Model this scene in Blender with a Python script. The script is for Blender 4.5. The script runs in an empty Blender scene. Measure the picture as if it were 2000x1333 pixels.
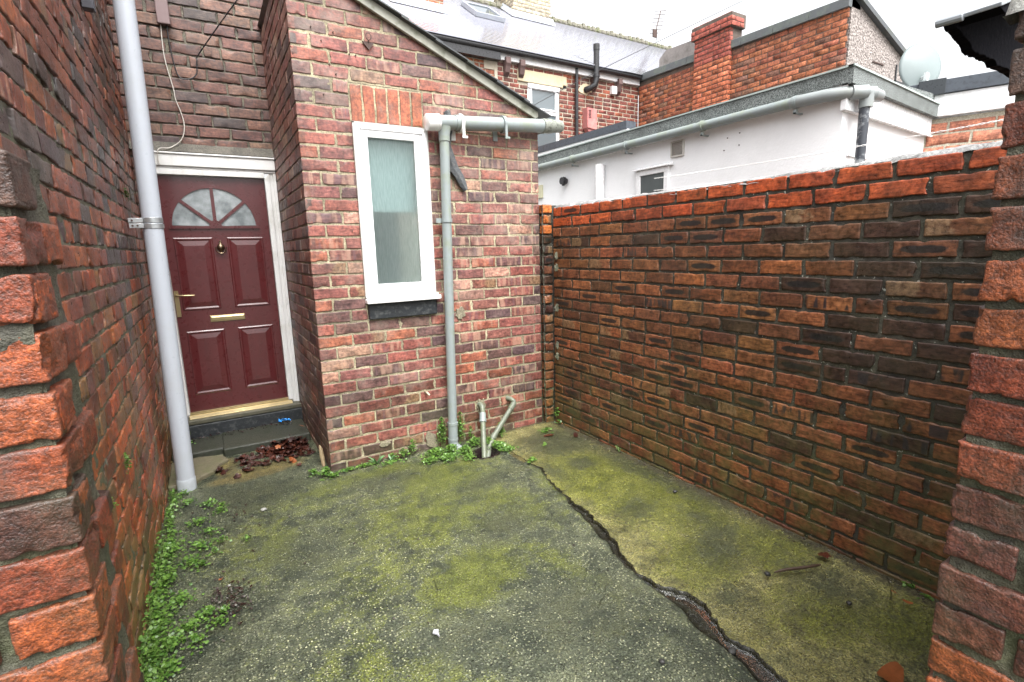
import bpy, bmesh, math, random
import numpy as np
from mathutils import Vector, Matrix
R_ = math.radians
scene = bpy.context.scene
COL = scene.collection
random.seed(7)

# ------------------------------------------------------------------ camera, world, sun, exposure
camd = bpy.data.cameras.new('camera'); cam = bpy.data.objects.new('camera', camd); COL.objects.link(cam)
camd.sensor_width = 36; camd.lens = 17.73; camd.clip_start = 0.02; camd.clip_end = 500
_p, _y, _r = R_(10.381), R_(30.731), R_(-1.543)
_f = Vector((math.sin(_y)*math.cos(_p), math.cos(_y)*math.cos(_p), -math.sin(_p)))
_x = Vector((math.cos(_y), -math.sin(_y), 0)); _u = _x.cross(_f)
_x2 = math.cos(_r)*_x + math.sin(_r)*_u; _u2 = -math.sin(_r)*_x + math.cos(_r)*_u
cam.matrix_world = Matrix(((_x2.x, _u2.x, -_f.x, 0), (_x2.y, _u2.y, -_f.y, 0), (_x2.z, _u2.z, -_f.z, 1.57), (0, 0, 0, 1)))
scene.camera = cam

SUN_EL, SUN_AZ = 60.0, 186.0       # azimuth clockwise from +Y
world = bpy.data.worlds.new('World'); scene.world = world; world.use_nodes = True
wn = world.node_tree; wn.nodes.clear()
sky = wn.nodes.new('ShaderNodeTexSky'); sky.sky_type = 'NISHITA'; sky.sun_disc = False
sky.sun_elevation = R_(SUN_EL); sky.sun_rotation = R_(SUN_AZ)
sky.air_density = 1.0; sky.dust_density = 8.0; sky.ozone_density = 1.0
hs = wn.nodes.new('ShaderNodeHueSaturation'); hs.inputs['Saturation'].default_value = 0.10
bg = wn.nodes.new('ShaderNodeBackground'); bg.inputs['Strength'].default_value = 0.15
wo = wn.nodes.new('ShaderNodeOutputWorld')
wn.links.new(sky.outputs[0], hs.inputs['Color']); wn.links.new(hs.outputs[0], bg.inputs[0]); wn.links.new(bg.outputs[0], wo.inputs[0])
sl = bpy.data.lights.new('sun', 'SUN'); sl.energy = 0.5; sl.angle = R_(45); sl.color = (1, 0.97, 0.93)
so = bpy.data.objects.new('sun', sl); COL.objects.link(so)
_el, _az = R_(SUN_EL), R_(SUN_AZ)
sd = Vector((math.sin(_az)*math.cos(_el), math.cos(_az)*math.cos(_el), math.sin(_el)))
so.rotation_euler = sd.to_track_quat('Z', 'Y').to_euler(); so.location = (0, 0, 30)
vs = scene.view_settings; vs.view_transform = 'Standard'; vs.look = 'None'; vs.exposure = 1.85; vs.gamma = 1
scene.cycles.max_bounces = 8; scene.cycles.transparent_max_bounces = 12

# ------------------------------------------------------------------ noise
def _h(ix, iy, iz, s):
    n = (ix*374761393 + iy*668265263 + iz*2147483647*3 + s*974634777) & 0xffffffff
    n = ((n ^ (n >> 13))*1274126177) & 0xffffffff
    n = ((n ^ (n >> 16))*2246822519) & 0xffffffff
    return ((n ^ (n >> 15)) & 0xffffff)/float(0xffffff)*2 - 1
def vnoise(P, s=0):
    P = np.asarray(P, float); I = np.floor(P).astype(np.int64); F = P - I; F = F*F*(3-2*F)
    out = 0
    for dx in (0, 1):
        wx = F[:, 0] if dx else 1-F[:, 0]
        for dy in (0, 1):
            wy = F[:, 1] if dy else 1-F[:, 1]
            for dz in (0, 1):
                wz = F[:, 2] if dz else 1-F[:, 2]
                out = out + wx*wy*wz*_h(I[:, 0]+dx, I[:, 1]+dy, I[:, 2]+dz, s)
    return out
def fbm(P, f, o=3, s=0):
    a = 1.; t = 0.; o_ = 0
    for k in range(o):
        o_ = o_ + a*vnoise(P*f+17.3*k, s+k); t += a; a *= .5; f *= 2.1
    return o_/t

# ------------------------------------------------------------------ object helpers
def setp(o, label=None, cat=None, group=None, kind=None):
    if label: o['label'] = label
    if cat: o['category'] = cat
    if group: o['group'] = group
    if kind: o['kind'] = kind
    return o
def thing(name, loc, label, cat, group=None):
    o = bpy.data.objects.new(name, None); o.empty_display_size = .1; COL.objects.link(o)
    o.location = loc; return setp(o, label, cat, group)
def link(name, me, mat=None, parent=None, smooth=False, base=None):
    """mesh data is in world coordinates; parented children are shifted back"""
    o = bpy.data.objects.new(name, me); COL.objects.link(o)
    if mat is not None:
        for m in (mat if isinstance(mat, (list, tuple)) else [mat]): me.materials.append(m)
    if parent is not None:
        o.parent = parent
        off = Vector((0, 0, 0)); q = parent
        while q is not None: off += q.location; q = q.parent
        o.location = -off
    if smooth: me.polygons.foreach_set('use_smooth', [True]*len(me.polygons))
    return o
class MB:
    def __init__(s): s.v = []; s.f = []; s.m = []
    def add(s, vs_, fs, mi=0):
        b = len(s.v); s.v += [tuple(v) for v in vs_]; s.f += [tuple(i+b for i in f) for f in fs]; s.m += [mi]*len(fs); return s
    def box(s, a, b, mi=0, M=None):
        x0, y0, z0 = a; x1, y1, z1 = b
        v = [(x0,y0,z0),(x1,y0,z0),(x1,y1,z0),(x0,y1,z0),(x0,y0,z1),(x1,y0,z1),(x1,y1,z1),(x0,y1,z1)]
        if M is not None: v = [tuple(M @ Vector(p)) for p in v]
        return s.add(v, [(0,3,2,1),(4,5,6,7),(0,1,5,4),(1,2,6,5),(2,3,7,6),(3,0,4,7)], mi)
    def prism(s, poly, ax, c0, c1, mi=0):
        """extrude a 2D polygon along axis ax"""
        def mk(p, c):
            q = list(p); q.insert(ax, c); return tuple(q)
        n = len(poly); v = [mk(p, c0) for p in poly]+[mk(p, c1) for p in poly]
        return s.add(v, [tuple(range(n))[::-1], tuple(range(n, 2*n))]+[(i, (i+1) % n, n+(i+1) % n, n+i) for i in range(n)], mi)
    def tube(s, pts, r, n=16, mi=0, cap=True, a0=0, a1=2*math.pi):
        pts = [Vector(p) for p in pts]; rs = r if isinstance(r, (list, tuple)) else [r]*len(pts)
        full = abs(a1-a0-2*math.pi) < 1e-6
        rings = []; ref = None
        for i, p in enumerate(pts):
            t = (pts[min(i+1, len(pts)-1)]-pts[max(i-1, 0)]).normalized()
            if ref is None: ref = Vector((0, 0, 1)) if abs(t.z) < .9 else Vector((0, 1, 0))
            a = (ref - t*ref.dot(t)).normalized(); ref = a; b = t.cross(a)
            k = n if full else n+1
            rings.append([p+rs[i]*(math.cos(a0+(a1-a0)*j/n)*a+math.sin(a0+(a1-a0)*j/n)*b) for j in range(k)])
        k = len(rings[0]); v = [q for rg in rings for q in rg]; f = []
        for i in range(len(rings)-1):
            for j in range(k if full else k-1):
                f.append((i*k+j, i*k+(j+1) % k, (i+1)*k+(j+1) % k, (i+1)*k+j))
        if cap and full: f += [tuple(range(k))[::-1], tuple((len(rings)-1)*k+j for j in range(k))]
        return s.add(v, f, mi)
    def build(s, name, mat, parent=None, smooth=False, bevel=0, auto=None):
        me = bpy.data.meshes.new(name); me.from_pydata(s.v, [], s.f); me.update()
        o = link(name, me, mat, parent, smooth)
        if any(s.m): me.polygons.foreach_set('material_index', s.m)
        bm = bmesh.new(); bm.from_mesh(me); bmesh.ops.recalc_face_normals(bm, faces=bm.faces); bm.to_mesh(me); bm.free()
        if bevel:
            md = o.modifiers.new('bevel', 'BEVEL'); md.width = bevel; md.segments = 2; md.limit_method = 'ANGLE'; md.angle_limit = R_(40)
        if smooth and auto != 0: me.set_sharp_from_angle(angle=R_(auto or 42))
        return o

# ------------------------------------------------------------------ materials
class NT:
    def __init__(s, name):
        s.m = bpy.data.materials.new(name); s.m.use_nodes = True; s.t = s.m.node_tree; s.t.nodes.clear()
        s.out = s.t.nodes.new('ShaderNodeOutputMaterial'); s.b = s.n('ShaderNodeBsdfPrincipled')
        s.t.links.new(s.b.outputs[0], s.out.inputs[0])
    def n(s, ty, props=None, **inp):
        nd = s.t.nodes.new(ty)
        for k, v in (props or {}).items(): setattr(nd, k, v)
        for k, v in inp.items(): s.set(nd, k.replace('_', ' '), v)
        return nd
    def set(s, nd, k, v):
        i = nd.inputs[int(k)] if str(k).isdigit() else nd.inputs[k]
        if isinstance(v, bpy.types.NodeSocket): s.t.links.new(v, i)
        else:
            if isinstance(v, (tuple, list)) and len(v) == 3 and i.type == 'RGBA': v = (*v, 1)
            i.default_value = v
    def P(s, k, v): s.set(s.b, k, v)
    def math(s, op, a, b=0., c=None, clamp=False):
        nd = s.n('ShaderNodeMath', dict(operation=op, use_clamp=clamp)); s.set(nd, 0, a); s.set(nd, 1, b)
        if c is not None: s.set(nd, 2, c)
        return nd.outputs[0]
    def mr(s, v, a, b, c=0., d=1.):
        nd = s.n('ShaderNodeMapRange', dict(clamp=True)); s.set(nd, 0, v)
        for i, x in enumerate((a, b, c, d)): s.set(nd, i+1, x)
        return nd.outputs[0]
    def mix(s, f, a, b, bt='MIX'):
        nd = s.n('ShaderNodeMix', dict(data_type='RGBA', blend_type=bt)); nd.inputs[0].default_value = 0
        s.set(nd, 0, f)
        for idx, v in ((6, a), (7, b)):
            if isinstance(v, bpy.types.NodeSocket): s.t.links.new(v, nd.inputs[idx])
            else: nd.inputs[idx].default_value = (*v, 1) if len(v) == 3 else v
        return nd.outputs[2]
    def coord(s):
        if not hasattr(s, '_c'): s._c = s.n('ShaderNodeTexCoord').outputs['Object']
        return s._c
    def geo(s):
        if not hasattr(s, '_g'): s._g = s.n('ShaderNodeNewGeometry')
        return s._g
    def map(s, sc=(1, 1, 1), loc=(0, 0, 0), v=None):
        nd = s.n('ShaderNodeMapping'); s.set(nd, 0, v if v is not None else s.coord()); nd.inputs['Scale'].default_value = sc; nd.inputs['Location'].default_value = loc
        return nd.outputs[0]
    def noise(s, scale, det=4, rough=.55, v=None, dist=0.):
        nd = s.n('ShaderNodeTexNoise', Scale=scale, Detail=det, Roughness=rough, Distortion=dist); s.set(nd, 'Vector', v if v is not None else s.coord())
        return nd.outputs[0]
    def vor(s, scale, feat='F1', out=0, v=None, rnd=1.):
        nd = s.n('ShaderNodeTexVoronoi', dict(feature=feat), Scale=scale, Randomness=rnd); s.set(nd, 'Vector', v if v is not None else s.coord())
        return nd.outputs[out]
    def attr(s, name, out='Color'): return s.n('ShaderNodeAttribute', dict(attribute_name=name)).outputs[out]
    def bump(s, h, st=.5, dist=.002, prev=None):
        nd = s.n('ShaderNodeBump', Strength=st, Distance=dist); s.set(nd, 'Height', h)
        if prev is not None: s.set(nd, 'Normal', prev)
        return nd.outputs[0]
    def xyz(s, v):
        return s.n('ShaderNodeSeparateXYZ', None, **{'0': v}).outputs

def brick_mat(name, rough=.42, moss=0., mosstop=.6, speck=.4, darkn=.0, spec=.5, bumpd=.0025, blotch=None, core=.5, edge=.5, dsc=2.2, fine=0.):
    m = NT(name); col = m.attr('Col'); bl = m.attr('bl', 'Vector'); mk = m.attr('mk', 'Fac')
    x, rnd, z = m.xyz(bl)
    pos = m.xyz(m.coord())
    # variation within the brick
    n1 = m.noise(11, 5, .6); n2 = m.noise(48, 5, .62); n3 = m.noise(230, 3, .6)
    c = m.mix(1., col, m.mix(m.mr(n1, .32, .68), (.50, .47, .50), (1.40, 1.35, 1.28)), 'MULTIPLY')
    c = m.mix(1., c, m.mix(m.mr(n2, .34, .66), (.55, .53, .53), (1.36, 1.34, 1.30)), 'MULTIPLY')
    if fine: c = m.mix(1., c, m.mix(m.mr(n3, .36, .64), (.50, .46, .45), (1.35, 1.28, 1.22)), 'MULTIPLY')
    # soft horizontal or vertical drag streaks
    st = m.noise(1., 3, .6, v=m.map((7, 7, 60)))
    c = m.mix(m.mr(st, .52, .75, 0, .45), c, m.mix(1., c, (.5, .45, .45), 'MULTIPLY'))
    cb2 = m.n('ShaderNodeCombineXYZ'); m.set(cb2, 0, m.math('MULTIPLY', x, 1.3)); m.set(cb2, 1, m.math('MULTIPLY', rnd, 57.)); m.set(cb2, 2, m.math('MULTIPLY', z, 2.6))
    cs = m.noise(1.5, 5, .62, v=cb2.outputs[0])
    c = m.mix(m.math('MULTIPLY', m.mr(cs, .47, .66), m.mr(m.math('ABSOLUTE', z), 1., .45, .12, core)), c, m.mix(1., c, (.26, .24, .27), 'MULTIPLY'))
    c = m.mix(m.math('MULTIPLY', m.mr(cs, .46, .34), .45), c, m.mix(1., c, (1.35, 1.5, 1.5), 'MULTIPLY'))
    # brick-local noise
    comb = m.n('ShaderNodeCombineXYZ'); m.set(comb, 0, m.math('MULTIPLY', x, 2.1)); m.set(comb, 1, m.math('MULTIPLY', rnd, 91.)); m.set(comb, 2, m.math('MULTIPLY', z, .12))
    bn = m.noise(1.6, 1, .4, v=comb.outputs[0])
    # mark 1: dark oval burn mark
    ov = m.math('ADD', m.math('POWER', m.math('ABSOLUTE', m.math('MULTIPLY', x, 1.25)), 4.), m.math('POWER', m.math('ABSOLUTE', m.math('MULTIPLY', z, 1.9)), 2.2))
    ov = m.math('ADD', ov, m.math('MULTIPLY', m.math('SUBTRACT', n2, .5), .8))
    ov = m.math('ADD', ov, m.math('MULTIPLY', m.math('SUBTRACT', cs, .5), .9))
    f1 = m.math('MULTIPLY', m.mr(ov, .5, .95, 1, 0), m.math('COMPARE', mk, .33, .1))
    c = m.mix(m.math('MULTIPLY', f1, .93), c, (.010, .010, .011))
    # mark 2: pale vertical kiss bands
    f2 = m.math('MULTIPLY', m.mr(m.math('ADD', bn, m.math('MULTIPLY', m.math('SUBTRACT', n1, .5), .5)), .48, .66), m.math('COMPARE', mk, .66, .1))
    c = m.mix(m.math('MULTIPLY', f2, .5), c, (.40, .25, .18))
    f2b = m.math('MULTIPLY', m.mr(bn, .42, .33), m.math('COMPARE', mk, .66, .1))
    c = m.mix(m.math('MULTIPLY', f2b, .5), c, (.13, .07, .08))
    # mark 3: spalled sandy face
    f3 = m.math('MULTIPLY', m.mr(m.math('ADD', n1, m.math('MULTIPLY', x, .22)), .45, .55), m.math('COMPARE', mk, 1., .1))
    c = m.mix(m.math('MULTIPLY', f3, .75), c, m.mix(m.mr(n2, .38, .62), (.09, .05, .022), (.26, .165, .085)))
    # mark 4: vertical dark bands
    f4 = m.math('MULTIPLY', m.mr(bn, .5, .56), m.math('COMPARE', mk, 1.33, .1))
    c = m.mix(m.math('MULTIPLY', m.math('MULTIPLY', f4, m.mr(m.math('ABSOLUTE', z), .95, .6)), .88), c, (.02, .018, .022))
    # pits and grime at the arrises
    pit = m.mr(m.noise(95, 3, .7), .70, .76)
    c = m.mix(m.math('MULTIPLY', pit, speck), c, (.025, .018, .016))
    ex = m.math('MAXIMUM', m.math('POWER', m.math('ABSOLUTE', x), 26.), m.math('POWER', m.math('ABSOLUTE', z), 9.))
    c = m.mix(m.math('MULTIPLY', ex, m.mr(n1, .35, .6, 0, edge)), c, (.055, .042, .036))
    if darkn: c = m.mix(m.mr(m.noise(dsc, 6, .65), .5, .70, 0, darkn), c, (.035, .028, .025))
    if blotch:
        c = m.mix(m.mr(m.noise(3.1, 7, .72, v=m.map(loc=(4, 2, 9))), .50, .68, 0, blotch[1]), c, blotch[0])
    if moss:
        g = m.math('MULTIPLY', m.mr(m.noise(5.5, 6, .7, v=m.map(loc=(3, 1, 5))), .42, .62), m.mr(pos[2], mosstop, 0.0, .12, 1))
        c = m.mix(m.math('MULTIPLY', g, moss), c, m.mix(n2, (.05, .07, .02), (.13, .13, .05)))
    m.P('Base Color', c)
    m.P('Roughness', m.mr(n2, .3, .7, rough-.14, rough+.16)); m.P('Specular IOR Level', spec)
    h = m.math('ADD', m.math('ADD', m.math('MULTIPLY', n2, 1.3), m.math('MULTIPLY', n3, .6)), m.math('MULTIPLY', pit, -.9))
    h = m.math('ADD', h, m.math('MULTIPLY', f3, m.math('MULTIPLY', n3, 1.2)))
    m.P('Normal', m.bump(h, .6, bumpd*1.1))
    return m.m
def mortar_mat(name, c1, c2, moss=0., mosstop=.8, specks=0., rough=.8, dirt=0., bd=.004):
    m = NT(name); pos = m.xyz(m.coord())
    n1 = m.noise(7, 6, .65); n2 = m.noise(90, 4, .65); n3 = m.noise(330, 2)
    c = m.mix(m.mr(n1, .35, .65), c1, c2)
    c = m.mix(1., c, m.mix(m.mr(n2, .3, .7), (.5, .5, .5), (1.4, 1.4, 1.38)), 'MULTIPLY')
    if dirt: c = m.mix(m.mr(m.noise(3, 5, .6, v=m.map(loc=(7, 7, 7))), .45, .65, 0, dirt), c, (.03, .028, .024))
    if moss:
        g = m.math('MULTIPLY', m.mr(m.noise(6, 6, .7), .38, .6), m.mr(pos[2], mosstop, 0., .15, 1))
        c = m.mix(m.math('MULTIPLY', g, moss), c, m.mix(n2, (.05, .075, .02), (.15, .16, .06)))
    if specks: c = m.mix(m.math('MULTIPLY', m.mr(m.noise(48, 3, .6), .66, .7), specks), c, (.5, .52, .46))
    m.P('Base Color', c); m.P('Roughness', rough)
    m.P('Normal', m.bump(m.math('ADD', n2, m.math('MULTIPLY', n3, .6)), .8, bd))
    return m.m
def plain(name, c, rough=.4, metal=0., var=.12, sc=12, dirt=0., dirtc=(.08, .075, .06), bump=.0, bsc=60, spec=.5, dsc=4, coat=0., streak=0.):
    m = NT(name)
    n = m.noise(sc, 5, .6)
    c_ = m.mix(n, tuple(x*(1-var) for x in c), tuple(min(1, x*(1+var)) for x in c))
    if dirt:
        d = m.mr(m.noise(dsc, 6, .68, v=m.map(loc=(2, 9, 4))), .5, .66)
        c_ = m.mix(m.math('MULTIPLY', d, dirt), c_, dirtc)
    if streak:
        c_ = m.mix(m.mr(m.noise(1., 4, .6, v=m.map((28, 28, 1.6))), .52, .74, 0, streak), c_, dirtc)
    m.P('Base Color', c_); m.P('Roughness', m.mr(m.noise(sc*3, 3), .3, .7, rough*.8, min(1, rough*1.2))); m.P('Metallic', metal); m.P('Specular IOR Level', spec)
    if coat: m.P('Coat Weight', coat); m.P('Coat Roughness', .12)
    if bump: m.P('Normal', m.bump(m.noise(bsc, 4, .6), .6, bump))
    return m.m

M_wallA = brick_mat('outhouse_brick', .5, moss=.35, mosstop=.5, speck=.5, blotch=((.36, .29, .24), .38))
M_wallB = brick_mat('yard_wall_brick', .40, moss=.7, mosstop=1.0, speck=.5, darkn=.4, bumpd=.003, core=.75, edge=.25)
M_wallC = brick_mat('side_wall_brick', .38, moss=.55, mosstop=1.7, speck=.6, darkn=.4, bumpd=.003)
M_pier = brick_mat('pier_brick', .46, moss=.3, mosstop=1.6, speck=1., darkn=.9, bumpd=.0065, core=.7, dsc=5.5, fine=1.)
M_house = brick_mat('rear_wall_brick', .55, moss=.0, speck=.4, darkn=.3)
M_far = brick_mat('terrace_brick', .7, speck=.3, spec=.3)
M_mort_cream = mortar_mat('cream_mortar', (.22, .185, .12), (.44, .385, .26), moss=.55, mosstop=.9, dirt=.5)
M_mort_dark = mortar_mat('grimy_mortar', (.022, .020, .018), (.085, .08, .06), moss=.7, mosstop=1.0, specks=.75, rough=.6, dirt=.7)
M_mort_green = mortar_mat('damp_mortar', (.07, .07, .05), (.17, .165, .125), moss=.55, mosstop=2.4, specks=.5, rough=.65, dirt=.4)
M_mort_grey = mortar_mat('grey_mortar', (.028, .029, .022), (.095, .088, .062), moss=.7, mosstop=1.7, rough=.7, dirt=.6, bd=.010)
M_mort_house = mortar_mat('rear_wall_mortar', (.07, .06, .05), (.17, .155, .11), rough=.8, dirt=.6)
M_mort_far = mortar_mat('terrace_mortar', (.30, .27, .21), (.42, .38, .30))
M_mort_fardark = mortar_mat('offshoot_mortar', (.08, .06, .05), (.13, .1, .08))
M_upvc = plain('white_upvc', (.78, .78, .79), .28, var=.03, dirt=.25, dirtc=(.35, .34, .29), dsc=9)
M_white_timber = plain('white_painted_timber', (.66, .66, .65), .45, var=.06, dirt=.3, dirtc=(.30, .29, .23), dsc=6, bump=.001, bsc=30, streak=.15)
M_door = plain('oxblood_door_paint', (.078, .013, .0145), .30, var=.25, sc=7, dirt=.35, dirtc=(.05, .012, .012), bump=.0006, bsc=140, coat=.25, streak=.4)
M_brass = plain('brass', (.42, .34, .19), .38, metal=1., var=.15, dirt=.3, dirtc=(.2, .15, .07))
M_oldbrass = plain('tarnished_brass', (.20, .15, .10), .38, metal=1., var=.3, sc=60)
M_pipe_white = plain('white_soil_pipe', (.43, .46, .51), .33, var=.04, dirt=.5, dirtc=(.40, .42, .44), dsc=5, streak=.35)
M_pipe_grey = plain('grey_upvc_pipe', (.215, .245, .245), .4, var=.1, dirt=.75, dirtc=(.20, .23, .17), dsc=7, streak=.5)
M_pipe_mossy = plain('algae_stained_pipe', (.115, .13, .095), .5, var=.2, dirt=.8, dirtc=(.12, .14, .07), dsc=14)
M_pipe_dirty = plain('dirty_gutter_end', (.20, .21, .18), .6, var=.2, dirt=.9, dirtc=(.03, .035, .02), dsc=30)
M_cap_white = plain('white_end_cap', (.72, .72, .70), .35, var=.04, dirt=.3, dirtc=(.4, .4, .35))
M_galv = plain('galvanised_strap', (.42, .44, .45), .38, metal=.7, var=.15, sc=40)
M_blackpaint = plain('black_masonry_paint', (.014, .017, .02), .5, var=.4, dirt=.45, dirtc=(.12, .125, .12), dsc=34, bump=.004, bsc=45)
M_blackplastic = plain('black_plastic', (.02, .02, .022), .3, var=.1)
M_barge = plain('grey_barge_board', (.33, .33, .28), .55, var=.12, dirt=.7, dirtc=(.12, .13, .08), dsc=8)
M_slate = plain('dark_slate', (.06, .065, .07), .35, var=.3, sc=20, dirt=.5, dirtc=(.05, .06, .03), bump=.002)
_m = NT('mineral_felt'); _n = _m.noise(150, 3, .8); _c = _m.mix(_m.mr(_n, .42, .6), (.022, .026, .025), (.30, .33, .32)); _c = _m.mix(_m.mr(_m.noise(5, 5, .7), .45, .7, 0, .6), _c, (.03, .035, .03))
_m.P('Base Color', _c); _m.P('Roughness', .75); _m.P('Normal', _m.bump(_n, .8, .004)); M_felt = _m.m
M_felt_lip = plain('felt_edge_trim', (.36, .42, .40), .5, var=.1)
M_render = plain('white_rendered_wall', (.86, .865, .875), .6, var=.03, dirt=.12, dirtc=(.55, .56, .55), dsc=3, bump=.004, bsc=40)
M_trim_black = plain('black_roof_trim', (.055, .065, .08), .35, var=.2, dirt=.6, dirtc=(.012, .014, .02), dsc=26)
M_bandstone = plain('sandstone_lintel', (.50, .42, .28), .8, var=.15, dirt=.5, dirtc=(.3, .25, .18), bump=.003)
M_coping = plain('grey_coping', (.10, .11, .115), .65, var=.15, dirt=.5, dirtc=(.16, .2, .15), dsc=3)
M_timber_old = plain('rotten_timber', (.06, .065, .07), .7, var=.5, sc=70, dirt=.5, dirtc=(.18, .17, .15), dsc=40, bump=.004)
M_lead = plain('lead_flashing', (.30, .32, .36), .45, var=.15, metal=.3, bump=.003, bsc=20)
M_hopper = plain('red_flue_cover', (.42, .16, .15), .6, var=.15, dirt=.5, dirtc=(.5, .35, .3))
M_rust = plain('rusty_iron', (.06, .035, .028), .75, var=.4, sc=60)
M_concrete = plain('mossy_step_concrete', (.032, .034, .024), .5, var=.6, sc=40, dirt=.85, dirtc=(.014, .020, .008), dsc=12, bump=.004, bsc=120)
M_cable_black = plain('black_cable', (.015, .015, .017), .5)
M_cable_white = plain('pale_cable', (.45, .42, .38), .5)
M_rope = plain('white_rope', (.78, .78, .77), .7)
M_dish = plain('grey_white_dish', (.15, .18, .18), .45, var=.04)
M_stem = plain('green_stem', (.12, .15, .05), .6)
M_twig = plain('wet_twig', (.05, .028, .018), .5, var=.3, bump=.002)
M_stone = plain('dark_wet_stone', (.022, .021, .019), .6, var=.3, bump=.003)
M_paper = plain('scrap_of_white_plastic', (.35, .35, .37), .5)
M_blue = plain('blue_wrapper', (.03, .28, .75), .3, var=.2, sc=60, dirt=.3, dirtc=(.6, .7, .8), dsc=60)

def leaf_mat(name, a, b, rough=.45, trans=.0):
    m = NT(name); r = m.attr('rn', 'Fac')
    c = m.mix(r, a, b); c = m.mix(m.mr(m.noise(60, 3), .3, .7, 0, .5), c, tuple(x*.55 for x in a))
    m.P('Base Color', c); m.P('Roughness', rough)
    if trans: m.P('Subsurface Weight', trans); m.P('Subsurface Radius', (.01, .01, .004)); m.P('Subsurface Scale', .2)
    return m.m
M_leaf = leaf_mat('weed_leaf', (.034, .095, .010), (.15, .27, .045), .45)
M_dead = leaf_mat('dead_leaf', (.020, .009, .008), (.085, .024, .013), .25)
M_dead_or = leaf_mat('orange_dead_leaf', (.20, .06, .018), (.32, .10, .03), .35)

# ------------------------------------------------------------------ bricks
def _template(n):
    idx = {}; V = []; Fc = []
    def gi(a, b, c):
        k = (a, b, c)
        if k not in idx: idx[k] = len(V); V.append(k)
        return idx[k]
    nu, nd, nv = n
    for b in (nd,):                 # front (outward) face  (axis order: u, depth, z)
        for a in range(nu):
            for c in range(nv): Fc.append((gi(a, b, c), gi(a+1, b, c), gi(a+1, b, c+1), gi(a, b, c+1)))
    for a in (0, nu):
        for b in range(nd):
            for c in range(nv):
                q = (gi(a, b, c), gi(a, b+1, c), gi(a, b+1, c+1), gi(a, b, c+1)); Fc.append(q if a == 0 else q[::-1])
    for c in (0, nv):
        for a in range(nu):
            for b in range(nd):
                q = (gi(a, b, c), gi(a+1, b, c), gi(a+1, b+1, c), gi(a, b+1, c)); Fc.append(q[::-1] if c else q)
    return np.array(V), np.array(Fc)
_T = {}
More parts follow.
